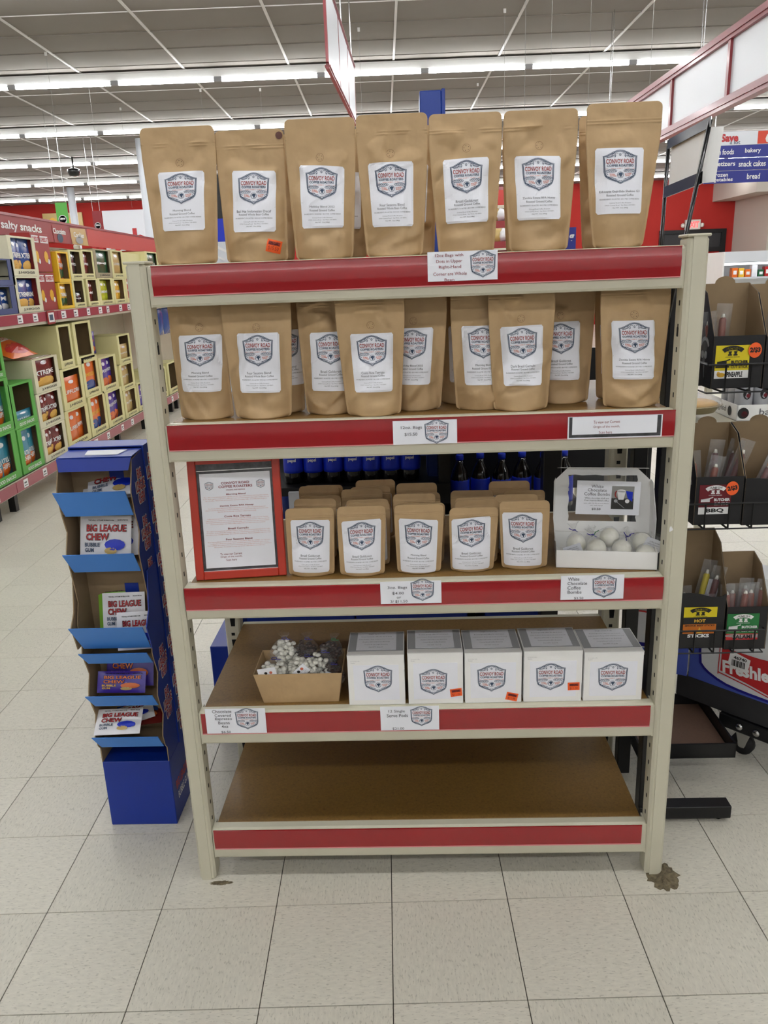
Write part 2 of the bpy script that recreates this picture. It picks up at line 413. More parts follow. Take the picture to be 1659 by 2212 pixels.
# ------------------------------------------------------------------ crumpled bag surfaces
def creases(seed, W_, H_, n=9, amp=.0045):
    r = random.Random(seed); out = []
    for _ in range(n):
        a = r.uniform(0, math.pi)
        out.append((r.uniform(-.5, .5)*W_, r.uniform(.05, .95)*H_, math.cos(a), math.sin(a), r.uniform(.12, .35)*H_, r.uniform(.012, .03), r.choice((-1, 1))*r.uniform(.4, 1)*amp))
    return out
def crease_val(cr, x, z):
    o = np.zeros_like(x)
    for cx, cz, c, s_, L_, w, a in cr:
        u = (x-cx)*c+(z-cz)*s_; t = -(x-cx)*s_+(z-cz)*c
        o = o+a*np.exp(-(u/L_)**2)*np.exp(-np.abs(t)/w)*(np.sign(t+1e-9)*np.clip(np.abs(t)/(.25*w), 0, 1) if a > 0 else 1.0)
    return o
class Pouch:
    """stand-up kraft pouch: front faces -y, base on z=0"""
    def __init__(s, Wt, Wb, H, D, seed, xt=0, xb=0, amp=.0035, tear=True):
        s.Wt, s.Wb, s.H, s.D, s.xt, s.xb = Wt, Wb, H, D, xt, xb
        s.cr = creases(seed, Wt, H, 14, amp); s.cb = creases(seed+99, Wt, H, 6, amp)
        r = random.Random(seed*7+1); s.pinch = [(r.choice((-1, 1)), r.uniform(.45, .7), r.uniform(.04, .08), r.uniform(.006, .013)) for _ in range(3)]
        s.lab = None; s.ph = [r.uniform(0, 6.28) for _ in range(8)]; s.lf = amp*.75
    def hw(s, z):
        t = z/s.H; k = np.clip(t/.78, 0, 1)**.85; h = (s.Wb+(s.Wt-s.Wb)*k)/2
        r = .012; dz = np.clip(z-(s.H-r), 0, r); h = h-(r-np.sqrt(np.maximum(r*r-dz*dz, 0)))
        r = .010; dz = np.clip(r-z, 0, r); return h-(r-np.sqrt(np.maximum(r*r-dz*dz, 0)))*.8
    def cx(s, z): return s.xb+(s.xt-s.xb)*np.clip(z/s.H, 0, 1)
    def side(s, x, z):
        k = np.clip(np.abs((x-s.cx(z))/s.hw(z)), 0, 1); return k
    def F(s, x, z, back=False):
        k = s.side(x, z); t = z/s.H
        prof = np.where(k > .94, 0, (1-(k/.94)**2.6))
        prof = np.maximum(prof, 0)
        d = s.D*np.clip(1-(t/.84)**1.7, 0, 1)*(1-.18*np.exp(-(t/.1)**2))+.0012
        zip_ = .0018*(np.exp(-((t-.865)/.006)**2)+np.exp(-((t-.885)/.006)**2))
        w = crease_val(s.cb if back else s.cr, x, z)*(1-k**6)*np.clip(t/.08, 0, 1)*np.clip((1-t)/.12, 0, 1)
        p = s.ph; q = 1/max(s.H, .1)
        w = w*1.15+s.lf*(np.sin(x*38*.3*q+z*22*.3*q+p[0])*np.sin(z*31*.3*q-x*17*.3*q+p[1])+.7*np.sin(x*61*.3*q-z*44*.3*q+p[2])*np.sin(z*67*.3*q+x*20*.3*q+p[3]))*(1-k**4)*np.clip(t/.12, 0, 1)*np.clip((1-t)/.18, 0, 1)
        if s.lab is not None and not back:
            a, b, c, d_ = s.lab; m = np.clip((x-a+.008)/.012, 0, 1)*np.clip((b+.008-x)/.012, 0, 1)*np.clip((z-c+.008)/.012, 0, 1)*np.clip((d_+.008-z)/.012, 0, 1)
            w = w*(1-.75*m)
        if not back:
            for sg, tt, wd, a in s.pinch:
                w = w-a*np.exp(-((t-tt)/wd)**2)*np.exp(-((k*np.sign(x-s.cx(z))*sg-.8)/.22)**2)
        y = d*prof+zip_+w*np.where(k > .94, .3, 1.0)
        y = np.maximum(y, .0006)
        sway = .004*np.sin(t*3+s.cr[0][0]*40)*np.clip(t, 0, 1)
        return (y if back else -y)+sway
    def mesh(s, mt='kraft', nx=15, nz=34):
        mb = MB(); H = s.H
        ss = np.concatenate([[-1, -.965, -.935], np.linspace(-.9, .9, nx), [.935, .965, 1]])
        zz = np.unique(np.round(np.concatenate([[0, .003, .007, .010], np.linspace(.016, H*.85, nz), H*np.array([.855, .86, .865, .87, .875, .88, .885, .89, .895, .92]), H-np.array([.012, .008, .005, .0025, .0008, 0])]), 5))
        Z, SS = np.meshgrid(zz, ss, indexing='ij'); X = s.cx(Z)+s.hw(Z)*SS
        A = np.stack([X, s.F(X, Z), Z], -1).reshape(-1, 3); B = np.stack([X, s.F(X, Z, True), Z], -1).reshape(-1, 3)
        a, b = Z.shape; f = []; g = []
        for i in range(a-1):
            for j in range(b-1):
                f.append((i*b+j, i*b+j+1, (i+1)*b+j+1, (i+1)*b+j)); g.append((i*b+j, (i+1)*b+j, (i+1)*b+j+1, i*b+j+1))
        mb.add(A, f, mt, True); mb.add(B, g, mt, True); n = len(A); F_ = []
        for i in range(a-1): F_.append((i*b, (i+1)*b, n+(i+1)*b, n+i*b)); F_.append((i*b+b-1, n+i*b+b-1, n+(i+1)*b+b-1, (i+1)*b+b-1))
        for j in range(b-1):
            F_.append(((a-1)*b+j, (a-1)*b+j+1, n+(a-1)*b+j+1, n+(a-1)*b+j)); F_.append((j, n+j, n+j+1, j+1))
        k = mb.mi(mt)
        for q in F_: mb.f.append(q); mb.m.append(k); mb.smooth.append(False)
        return mb
    def on(s, mapf, off):
        def fn(v):
            p = mapf(v); return np.stack([p[:, 0], s.F(p[:, 0], p[:, 1])-off, p[:, 1]], -1)
        return fn
def bilin(q, W_=1.0, H_=1.32):        # q: 4 corners (x,z) BL BR TR TL
    q = [np.array(p, float) for p in q]
    def fn(v):
        a = (v[:, :1]/W_); b = (v[:, 1:2]/H_)
        return q[0]*(1-a)*(1-b)+q[1]*a*(1-b)+q[2]*a*b+q[3]*(1-a)*b
    return fn
def paper_grid(nx=22, ny=28, W_=1.0, H_=1.32, mt='paper'):
    G = G2(); v = []; r = .035
    for j in range(ny+1):
        y = H_*j/ny; e = max(r-y, y-(H_-r), 0); ins = r-math.sqrt(max(r*r-e*e, 0))
        for i in range(nx+1): v.append((ins+(W_-2*ins)*i/nx, y))
    G.add(v, [(j*(nx+1)+i, j*(nx+1)+i+1, (j+1)*(nx+1)+i+1, (j+1)*(nx+1)+i) for j in range(ny) for i in range(nx)], mt)
    return G
PG = paper_grid()
def add_print(mb, G, fnmaker, base=.0020):
    for v, f, mt in G.items:
        off = base+(.0004 if mt == 'paper_logo' else .0008)
        mb.add(fnmaker(off)(np.asarray(v)), f, mt)

def coffee_bag(label, v, z0, top, bot, H, lab, l1, whole=False, small=False, seed=1, yaw=0.0, D=.036, special=None, dot=False, valve=None, group=None, amp=.009):
    """top,bot: (uL,uR) in rack coordinates; lab: four (u,z) corners BL BR TR TL or None"""
    uc = (top[0]+top[1]+bot[0]+bot[1])/4
    r = thing('coffee_bag', label, 'coffee bag', wld(uc, v, z0), RYAW+yaw, group)
    P = Pouch(top[1]-top[0], bot[1]-bot[0], H, D, seed, (top[0]+top[1])/2-uc, (bot[0]+bot[1])/2-uc, amp)
    if lab: P.lab = (min(a for a, b in lab)-uc, max(a for a, b in lab)-uc, min(b for a, b in lab)-z0, max(b for a, b in lab)-z0)
    P.mesh(nx=15 if small else 25, nz=26 if small else 46).build('pouch', r)
    if lab:
        q = bilin([(a-uc, b-z0) for a, b in lab])
        mb = MB(); mb.g2(PG, P.on(q, .0018)); add_print(mb, get_label(l1, whole, small), lambda off: P.on(q, off))
        mb.build('paper_label', r)
    if valve:
        x, z = valve[0]-uc, valve[1]-z0; mb = MB(); G = G2(); G.arc(0, 0, .0085, 0, 360, .0006, 'kraft_dark', 16)
        for k in range(5): G.disc(.0052*math.cos(k*1.2566+.5), .0052*math.sin(k*1.2566+.5), .00075, 'black_hole', 6)
        mb.g2(G, P.on(lambda a: a+np.array([x, z]), .0008)); mb.build('valve', r)
    if special:
        x, z, rot, txt = special; G = G2(); w, h = .030, .027
        G.items.append(grect(-w/2, w/2, -h/2, h/2, 'orange_sticker', 5, 5)); o = MB(); c, n = math.cos(rot), math.sin(rot)
        f0 = lambda a: a @ np.array([[c, n], [-n, c]])+np.array([x-uc, z-z0])
        o.g2(G, P.on(f0, .0016)); G = G2(); G.items.append(grect(-.012, .012, .002, .010, 'ink_red', 4, 2)); o.g2(G, P.on(f0, .0019))
        G = G2(); G.text('SPECIAL', 0, .006, .020, .0052, 'ink_black', .02); G.text(txt, 0, -.005, .021, .009, 'ink_red', -.01)
        o.g2(G, P.on(f0, .0022)); o.build('price_sticker', r)
    if dot:
        G = G2(); G.disc(0, 0, .0075, 'brown_dot', 16); o = MB(); o.g2(G, P.on(lambda a: a+np.array([dot[0]-uc, dot[1]-z0]), .0012)); o.build('dot_sticker', r, label='round brown dot sticker')
    return r

def flat_map(O_, U, V, N_, off=.0006):       # 2D -> plane at O with axes U,V (metres), lifted along N
    O_, U, V, N_ = map(lambda a: np.array(a, float), (O_, U, V, N_))
    return lambda v: O_+v[:, :1]*U+v[:, 1:2]*V+N_*off
def stick(mb, G, O_, U, V, N_, base=.0005):
    for v, f, mt in G.items:
        mb.add(flat_map(O_, U, V, N_, base+(.0 if mt in ('paper', 'base') else .0003 if mt == 'paper_logo' else .0006))(np.asarray(v)), f, mt)

def pillow(W_, H_, D, mt, seed=1, amp=.004, G=None, nx=10, nz=12, crimp='foil_white', name=None):
    """sealed snack bag, front -y, standing on z=0, returns (bag MB, print MB)"""
    cr = creases(seed, W_, H_, 8, amp)
    def F(x, z):
        k = np.clip(np.abs(x/(W_/2)), 0, 1); t = np.clip(z/H_, 0, 1)
        d = D/2*np.maximum(1-k**2.2, 0)*np.maximum(1-np.abs(2*t-1)**3.2, 0)
        return -(d+crease_val(cr, x, z)*np.minimum(1, 6*t*(1-t))*(1-k**4)*1.0+.0006)
    xs = np.linspace(-1, 1, nx+1)*W_/2; zs = np.concatenate([[0], np.linspace(.05, .95, nz), [1]])*H_
    Z, X = np.meshgrid(zs, xs, indexing='ij'); pinch = 1-.10*np.sin(np.pi*Z/H_)**2*0; X = X*pinch
    A = np.stack([X, F(X, Z), Z], -1).reshape(-1, 3); B = np.stack([X, -F(X*.999, Z)*.9, Z], -1).reshape(-1, 3)
    a, b = Z.shape; f = []; g = []
    for i in range(a-1):
        for j in range(b-1): f.append((i*b+j, i*b+j+1, (i+1)*b+j+1, (i+1)*b+j)); g.append((i*b+j, (i+1)*b+j, (i+1)*b+j+1, i*b+j+1))
    mb = MB(); mb.add(A, f, mt, True); mb.add(B, g, mt, True)
    pr = None
    if G:
        pr = MB()
        for i, (v, ff, m2) in enumerate(G.items):
            off = .0016+.0004*min(i, 6)
            v = np.asarray(v); pr.add(np.stack([v[:, 0], F(v[:, 0], v[:, 1])-off, v[:, 1]], -1), ff, m2)
    return mb, pr
def grect(x0, x1, y0, y1, mt, nx=8, ny=8):
    v = [(x0+(x1-x0)*i/nx, y0+(y1-y0)*j/ny) for j in range(ny+1) for i in range(nx+1)]
    return (v, [(j*(nx+1)+i, j*(nx+1)+i+1, (j+1)*(nx+1)+i+1, (j+1)*(nx+1)+i) for j in range(ny) for i in range(nx)], mt)
def gdisc(cx, cy, rx, ry, mt, n=14, rings=3, p=1.0):
    v = [(cx, cy)]; f = []
    for q in range(1, rings+1):
        for k in range(n):
            t = 2*math.pi*k/n; v.append((cx+rx*q/rings*math.cos(t), cy+ry*q/rings*math.sin(t)))
    for k in range(n): f.append((0, 1+k, 1+(k+1) % n))
    for q in range(rings-1):
        for k in range(n): f.append((1+q*n+k, 1+(q+1)*n+k, 1+(q+1)*n+(k+1) % n, 1+q*n+(k+1) % n))
    return (v, f, mt)

# ================================================================== LIGHTS (the store's fluorescent rows)
CZ = 3.97; TUBE_X0, TUBE_P = -4.21, 1.203; ROWS = [-6.6, -3.55, -.5, 2.5, 5.53, 8.55, 11.58, 14.65, 17.6, 20.7]
def fixture_mesh():
    h = MB(); h.box(0, 1.203, -.075, .075, .055, .075, 'lamp_white'); h.slab([(0, -.03, .0), (0, .03, 0), (0, .075, .055), (0, -.075, .055)], (1, 0, 0), 1.203, 'lamp_white')
    t = MB(); t.tube([(.045, 0, -.032), (1.155, 0, -.032)], .019, 'tube', 6)
    s = MB(); s.box(0, .045, -.022, .022, -.05, .004, 'lamp_socket'); s.box(1.155, 1.203, -.022, .022, -.05, .004, 'lamp_socket')
    return h.mesh('housing'), t.mesh('tube'), s.mesh('sockets')
FX = fixture_mesh()
ROWN = {8.55: 'nearest visible', 11.58: 'second visible', 14.65: 'third visible', 17.6: 'fourth visible', 20.7: 'farthest visible', 5.53: 'row overhead, above the frame', 2.5: 'row overhead, above the frame'}
ORD = ['first', 'second', 'third', 'fourth', 'fifth', 'sixth', 'seventh', 'eighth', 'ninth', 'tenth', 'eleventh', 'twelfth', 'thirteenth', 'fourteenth', 'fifteenth', 'sixteenth', 'seventeenth', 'eighteenth']
for ry in ROWS:
    nvis = 0
    for k in range(-5, 13):
        x = TUBE_X0+TUBE_P*k
        if ry < 8 and k % 1 == 0 and (x < -7 or x > 7): continue
        if ry < 8:
            o = tag(link('fluorescent_light', FX[0], None, (x, ry, CZ-.085)), 'white fluorescent ceiling fixture in a row above and outside the photo', 'light fixture', 'fluorescent lights above the frame')
            link('lamp_tube', FX[1], o); continue
        o = thing('fluorescent_light', 'white single-tube fluorescent light in the %s row of the ceiling' % ROWN[ry].replace(' visible', ''), 'light fixture', (x, ry, CZ-.085), 0, 'fluorescent lights in the %s row' % ROWN[ry].replace(' visible', ''))
        q1, q0 = project((x+1.2, ry, CZ-.1)), project((x, ry, CZ-.1))
        if q1[0] > 3 and q0[0] < 1656 and q0[2] > 0: o['label'] = '%s fluorescent light from the left in the %s ceiling row' % (ORD[nvis], ROWN[ry].replace(' visible', '')); nvis += 1
        link('housing', FX[0], o); link('lamp_tube', FX[1], o); link('socket', FX[2], o, kind='stuff')

# ================================================================== SETTING
T = .3048
fl = MB(); fl.box(-13, 13, -8.5, 23.5, -.05, -.0035, 'joint'); floor = fl.build('floor', kind='structure')
tm = {}
for key in ('tile_a', 'tile_b'):
    b = MB(); g = .0011; b.bbox(g, T-g, g, T-g, -.0035, 0, key, .0006); tm[key] = b.mesh('floor_tile')
cand = []
for i in range(-44, 44):
    for j in range(-8, 76):
        cx, cy = (i+.5)*T, (j+.5)*T; ok = False; big = 0
        ps = [project(((i+a)*T, (j+b)*T, 0)) for a in (0, 1) for b in (0, 1)]
        if min(p[2] for p in ps) > .2:
            xs = [p[0] for p in ps]; ys = [p[1] for p in ps]
            if max(xs) > -30 and min(xs) < 1690 and min(ys) < 2240 and max(ys) > 0: ok = True; big = (max(ys)-min(ys))
        cand.append((ok, big, i, j))
cand.sort(key=lambda c: (-c[0], -c[1]))
rest = MB(); rnd = random.Random(5)
for n, (ok, big, i, j) in enumerate(cand):
    key = 'tile_a' if (i+j) % 2 == 0 else 'tile_b'
    if ok and n < 290: link('floor_tile', tm[key], floor, (i*T, j*T, 0))
    else: rest.quad((i*T+.001, j*T+.001, -.0001), (i*T+T-.001, j*T+.001, -.0001), (i*T+T-.001, j*T+T-.001, -.0001), (i*T+.001, j*T+T-.001, -.0001), key)
rest.build('far_floor_tiles', floor, kind='stuff')

ce = MB(); ce.box(-13, 13, -8.5, 23.5, CZ+.02, CZ+.08, 'ceiling_tile'); ceil = ce.build('ceiling', kind='structure')
CX0, CXP, CY0, CYP = -3.378, 1.2065, 6.46, .61
ct = MB(); ct.bbox(.012, CXP-.012, .012, CYP-.012, .006, .02, 'ceiling_tile', .003); ctm = ct.mesh('ceiling_tile')
rc = MB()
for i in range(-8, 13):
    for j in range(-24, 28):
        x, y = CX0+CXP*i, CY0+CYP*j; q = project((x+.6, y+.3, CZ))
        if q[2] > 0 and -150 < q[0] < 1800 and -80 < q[1] and y < 14: link('ceiling_tile', ctm, ceil, (x, y, CZ))
        elif -11 < x < 13: rc.quad((x+.012, y+.012, CZ+.006), (x+.012, y+CYP-.012, CZ+.006), (x+CXP-.012, y+CYP-.012, CZ+.006), (x+CXP-.012, y+.012, CZ+.006), 'ceiling_tile')
rc.build('far_ceiling_tiles', ceil, kind='stuff')
for i in range(-7, 13):
    b = MB(); b.box(CX0+CXP*i-.012, CX0+CXP*i+.012, -8.4, 23, CZ-.004, CZ+.012, 'tee_white'); b.build('main_tee', ceil)
b = MB()
for j in range(-24, 28): b.box(-12, 13, CY0+CYP*j-.006, CY0+CYP*j+.006, CZ+.001, CZ+.012, 'ceiling_tile' if j % 5 else 'tee_white')
b.build('cross_tees', ceil, kind='stuff')
b = MB(); b.box(-13, 13, 22.8, 23, 0, CZ, 'wall_red'); b.build('wall_back', kind='structure')
b = MB(); b.box(-12.2, -12, -8.5, 23, 0, CZ, 'wall_white'); b.build('wall_left', kind='structure')
b = MB(); b.box(12.6, 12.8, -8.5, 22.8, 0, CZ, 'wall_white'); b.build('wall_right', kind='structure')
b = MB(); b.box(-13, 13, -8.6, -8.4, 0, CZ, 'wall_white'); b.build('wall_front', kind='structure')

# floor damage round the rack's front feet
def scuff(name, label, cu, cv, rx, ry, seed, mt, h=.004):
    r = random.Random(seed); n = 40; v = [(0, 0, h)]; f = []
    for q in (.4, .75, 1):
        for k in range(n):
            t = 2*math.pi*k/n; m_ = q*(1+r.uniform(-.16, .16)); v.append((rx*m_*math.cos(t), ry*m_*math.sin(t), (h*r.uniform(.3, 1) if q < 1 else .0003)))
    for k in range(n):
        f.append((0, 1+k, 1+(k+1) % n))
        for q in range(2): f.append((1+q*n+k, 1+(q+1)*n+k, 1+(q+1)*n+(k+1) % n, 1+q*n+(k+1) % n))
    mb = MB(); mb.add(v, f, mt); o = mb.build(name, None, wld(cu, cv, 0)); o['kind'] = 'stuff'; o['label'] = label; o['category'] = 'floor damage'
scuff('crumbled_floor_adhesive', 'crumbled dirty adhesive lump on the floor at the rack right foot', 1.215, -.012, .044, .05, 3, 'dirt', .006)
scuff('floor_scuff', 'small dark scuff on the floor by the rack left foot', .012, -.02, .03, .008, 4, 'dirt', .002)

# ================================================================== THE RACK
L = 1.1645
rack = thing('shelving_rack', 'cream metal five-shelf rack with red price strips in the middle of the photo', 'shelving rack', wld(0, 0, 0), RYAW)
def post(u0, u1, v0, v1, h, face=-1):
    w = u1-u0; b = MB()
    b.bbox(u0, u1, v0, v1, 0, h, 'cream', .006)
    # raised centre face and cap
    s0, s1 = (u0+.007, u1-.012) if face < 0 else (u0+.012, u1-.007)
    b.box(s0, s1, v0-.0022, v0+.002, 0.001, h, 'cream')
    b.bbox(u0-.003, u1+.002, v0-.004, v1+.002, h, h+.006, 'cream', .002)
    return b
PH = 1.628
for nm, u0, u1 in (('front', -.050, -.005), ('front', L+.004, L+.051)):
    left = u0 < .5
    p = post(u0, u1, -.006, .05, PH+(0 if left else .012), -1 if left else 1).build('upright_post', rack)
    sl = MB(); x = u1 if left else u0
    for k in range(31):
        z = .075+.0508*k; s_ = 1 if left else -1
        sl.box(x-.0008, x+.0008, .018, .023, z, z+.011, 'black_hole')
    sl.box(x-.0008, x+.0008, .016, .026, 1.43, 1.45, 'black_hole')
    sl.build('slots', p, kind='stuff')
for u0, u1 in ((-.050, -.002), (L-.006, L+.05)):
    b = MB(); b.bbox(u0, u1, .53, .585, 0, 1.60, 'cream', .005); p = b.build('upright_post', rack); sl = MB()
    for k in range(20):
        z = .06+.0762*k; c = (u0+u1)/2
        sl.add([(c-.004, .5292, z), (c+.009, .5292, z), (c+.011, .5292, z+.03), (c-.006, .5292, z+.03)], [(0, 1, 2, 3)], 'black_hole')
        sl.box(c-.005, c+.006, .5292, .531, z+.044, z+.054, 'black_hole')
    sl.build('slots', p, kind='stuff')
q_ = rv(1450, 1143, -.0085); b = MB(); b.slab([(q_.x-.004, -.0083, q_.z-.007), (q_.x+.005, -.0083, q_.z-.002), (q_.x+.003, -.0083, q_.z+.002), (q_.x-.001, -.0083, q_.z+.008), (q_.x-.004, -.0083, q_.z+.004)], (0, -1, 0), .0006, 'ink_white'); b.build('paper_residue', rack)
BE = [(1.6246, 1.5344), (1.2709, 1.1806), (.8667, .7777), (.5172, .4230), (.1592, .0653)]
for i, (zt, zb) in enumerate(BE):
    b = MB()      # rolled beam profile swept along u
    prof = [(.034, zt-.014), (.030, zt-.001), (.008, zt), (.001, zt-.003), (0, zt-.008), (0, zb+.006), (.003, zb+.001), (.012, zb), (.036, zb), (.036, zb+.004), (.014, zb+.004), (.036, zt-.02)]
    v = [(u, y, z) for u in (0, L) for y, z in prof]; n = len(prof)
    b.add(v, [tuple(range(n-1, -1, -1)), tuple(range(n, 2*n))]+[(k, (k+1) % n, n+(k+1) % n, n+k) for k in range(n)], 'cream')
    # end plates hooking into the posts
    for s_, a in ((1, 0), (-1, L)): b.box(a-.004 if s_ > 0 else a, a if s_ > 0 else a+.004, .002, .05, zb, zt-.004, 'cream')
    b.build('front_beam', rack)
    b = MB(); b.bbox(0, L, .55, .58, zb+.02, zt-.006, 'cream', .003); b.build('rear_beam', rack)
    for a in (0.002, L-.022): b = MB(); b.box(a, a+.02, .036, .55, zt-.050, zt-.020, 'cream'); b.build('side_bar', rack)
    b = MB(); b.bbox(.006, L-.006, .031, .548, zt-.018, zt-.0005, 'board', .0015); b.build('shelf_board', rack)
    # price channel: red insert behind a clear lip
    e0, e1 = {0: (.006, L-.006), 1: (.001, L+.004), 2: (-.003, L+.003), 3: (.003, L-.008), 4: (.001, L-.010)}[i]
    st, sb = zt-.004-(.002 if i > 1 else 0), zt-.060-(0.004 if i == 0 else 0)
    b = MB()
    N_ = 8; zz = [sb+(st-sb)*k/N_ for k in range(N_+1)]; yy = [-.0022-.0016*math.sin(math.pi*k/N_)*(1.6 if i == 0 else 1)-(.0009 if (i == 0 and k in (3, 5)) else 0) for k in range(N_+1)]
    v = [(u, y, z) for u in (e0, e1) for y, z in zip(yy, zz)]
    b.add(v, [(k, N_+1+k, N_+2+k, k+1) for k in range(N_)], 'strip_red', True)
    b.box(e0, e1, -.0022, 0, sb-.0015, st+.0005, 'strip_red')
    ps = b.build('price_strip', rack)
    b = MB(); b.box(e0, e1, -.0042, -.0002, sb-.0028, sb-.0008, 'strip_edge'); b.box(e0, e1, -.0042, -.0002, st+.0002, st+.0022, 'strip_red'); b.build('strip_lip', ps)

# ---- printed cards in the strips
def strip_card(label, pxl, pxr, pyt, pyb, lines, logo, v=-.0055, colr='ink_grey', frame=False, bold=.004):
    a = rv(pxl[0], pxl[1], v); b_ = rv(pxr[0], pxr[1], v); w = (b_-a).x; c = rv(pxl[0], pyb, v); h = a.z-c.z
    z0 = min(c.z, b_.z-h); z0 = c.z
    o = thing('price_card', label, 'price card', wld(a.x, v, z0), RYAW)
    mb = MB(); G = G2(); n = 6
    if frame:
        G.rect(0, w, 0, h, 'paper'); stick(mb, G, (0, 0, 0), (1, 0, 0), (0, 0, 1), (0, -1, 0)); G = G2()
        G.rect(.003, w-.003, .003, h-.001, 'acrylic_dark'); stick(mb, G, (0, 0, 0), (1, 0, 0), (0, 0, 1), (0, -1, 0), .0003)
        G = G2(); G.rect(.010, w-.012, .010, h-.001, 'paper'); stick(mb, G, (0, 0, 0), (1, 0, 0), (0, 0, 1), (0, -1, 0), .0014)
    mb.box(0, w, -.0003, .0005, 0, h, 'paper'); G = G2()
    for (t, cx, cy, tw, th) in lines: G.text(t, cx*w, cy*h, tw*w, th*h, colr, bold)
    if logo: G.put(LOGO, logo[0]*w, logo[1]*h, logo[2]*w, logo[2]*w*logo[3])
    stick(mb, G, (0, 0, 0), (1, 0, 0), (0, 0, 1), (0, -1, 0), .0018 if frame else .0006)
    mb.build('card', o); return o
strip_card('white card about bags with dots, on the top shelf strip', (923, 545), (1075, 540), 0, 609,
           [('12oz Bags with', .31, .86, .40, .13), ('Dots in Upper', .31, .66, .37, .13), ('Right-Hand', .32, .47, .32, .13), ('Corner are Whole', .32, .25, .48, .11), ('Bean', .31, .05, .14, .09)], (.79, .55, .36, 1.0), colr='ink_maroon')
strip_card('white price card reading 15.50 on the second shelf strip', (848, 910), (987, 906), 0, 961,
           [('12oz. Bags', .29, .70, .33, .16), ('$15.50', .28, .42, .20, .15)], (.68, .52, .37, 1.0))
strip_card('dark framed card with origin of the month text, on second shelf strip', (1227, 901), (1432, 895), 0, 949,
           [('To view our Current', .41, .74, .28, .13), ('Origin of the month,', .41, .52, .28, .13), ('Scan here', .40, .28, .14, .12)], None, colr='ink_maroon', frame=True, bold=0)
strip_card('white price card reading 4.00 or 3 for 11.50 on third shelf strip', (821, 1257), (953, 1252), 0, 1305,
           [('3oz. Bags', .28, .72, .32, .15), ('$4.00', .29, .47, .19, .13), ('or', .30, .28, .07, .08), ('3/ $11.50', .30, .10, .28, .13)], (.69, .62, .38, 1.0))
strip_card('white chocolate coffee bombs price card on third shelf strip', (1212, 1244), (1349, 1240), 0, 1296,
           [('White', .20, .86, .18, .14), ('Chocolate', .26, .68, .31, .14), ('Coffee', .21, .50, .21, .14), ('Bombs', .22, .32, .22, .13), ('$3.50', .29, .06, .15, .11)], (.69, .55, .38, 1.0))
strip_card('chocolate covered espresso beans price card at left of fourth strip', (442, 1532), (572, 1530), 0, 1585,
           [('Chocolate', .28, .90, .32, .13), ('Covered', .29, .74, .27, .12), ('Espresso', .30, .59, .28, .13), ('Beans', .30, .44, .19, .12), ('4oz', .31, .29, .11, .12), ('$6.50', .32, .06, .16, .11)], (.69, .60, .38, 1.0))
strip_card('single serve pods price card at middle of fourth strip', (821, 1527), (948, 1525), 0, 1578,
           [('12 Single', .28, .80, .28, .14), ('Serve Pods', .29, .63, .36, .14), ('$21.00', .30, .07, .20, .12)], (.70, .60, .37, 1.0))

# ================================================================== TOP SHELF BAGS
ZS1 = 1.6246
def row_bag(label, v, z0, TL, TR, BL, BR, lab, l1, H=None, valve=None, special=None, dot=None, **k):
    tl, tr, bl, br = [rv(p[0], p[1], v) for p in (TL, TR, BL, BR)]
    h = H or (tl.z+tr.z)/2-z0
    lq = None
    if lab:
        vf = v-.028 if not k.get('small') else v-.018
        q = [rv(p[0], p[1], vf) for p in lab]; lq = [(p.x, p.z) for p in (q[3], q[2], q[1], q[0])]
    va = None
    if valve: p = rv(valve[0], valve[1], v-.015); va = (p.x, p.z)
    if special: p = rv(special[0], special[1], v-.03); special = (p.x, p.z, special[2], special[3])
    if dot: p = rv(dot[0], dot[1], v); dot = (p.x, p.z)
    return coffee_bag(label, v, z0, (tl.x, tr.x), (bl.x, br.x), h, lq, l1, valve=va, special=special, dot=dot, **k)
B = row_bag
B('tall kraft coffee bag at the left end of the top shelf, dented left side', .05, ZS1, (300, 275), (462, 273), (342, 568), (470, 566), [(335, 371), (434, 365), (441, 496), (352, 500)], 'Morning Blend', valve=(384, 350), seed=11, amp=.005)
B('tall kraft coffee bag on the top shelf with orange price sticker and brown dot', .055, ZS1, (462, 282), (612, 280), (492, 565), (623, 562), [(497, 367), (592, 366), (595, 500), (504, 502)], 'Bali Hai Indonesian Decaf', whole=True, seed=12, special=(591, 532, -.25, '$15.50'), dot=(603, 293), amp=.005)
B('tall kraft coffee bag on the top shelf with a small black sprig on its label', .045, ZS1, (613, 257), (766, 255), (641, 558), (763, 556), [(643, 354), (742, 357), (742, 491), (653, 494)], 'Holiday Blend 2022', valve=(690, 339), seed=13)
B('tall kraft coffee bag fourth from left on the top shelf, beside the strip card', .045, ZS1, (768, 249), (923, 244), (793, 556), (913, 551), [(793, 350), (893, 346), (893, 488), (805, 491)], 'Four Seasons Blend', whole=True, valve=(843, 330), seed=14)
B('tall kraft coffee bag standing directly above the dots card on the top shelf', .045, ZS1, (925, 245), (1084, 243), (948, 543), (1066, 541), [(957, 343), (1058, 336), (1055, 478), (964, 484)], 'Brazil Goldcrest', valve=(1008, 319), seed=15)
B('tall kraft coffee bag second from the right end of the top shelf', .045, ZS1, (1088, 239), (1250, 234), (1101, 541), (1225, 538), [(1115, 334), (1215, 334), (1211, 473), (1119, 476)], 'Zambia Estate RFA Honey', valve=(1167, 312), seed=16)
B('tall kraft coffee bag at the right end of the top shelf, no valve showing', .045, ZS1, (1267, 227), (1431, 217), (1281, 536), (1387, 533), [(1290, 318), (1396, 316), (1386, 461), (1291, 463)], 'Ethiopia Guji Odo Shakiso G3', seed=17, amp=.0025)
B('kraft coffee bag half hidden behind the second and third top shelf bags', .155, ZS1, (545, 292), (640, 291), (555, 560), (636, 559), None, '', seed=21, H=.275)
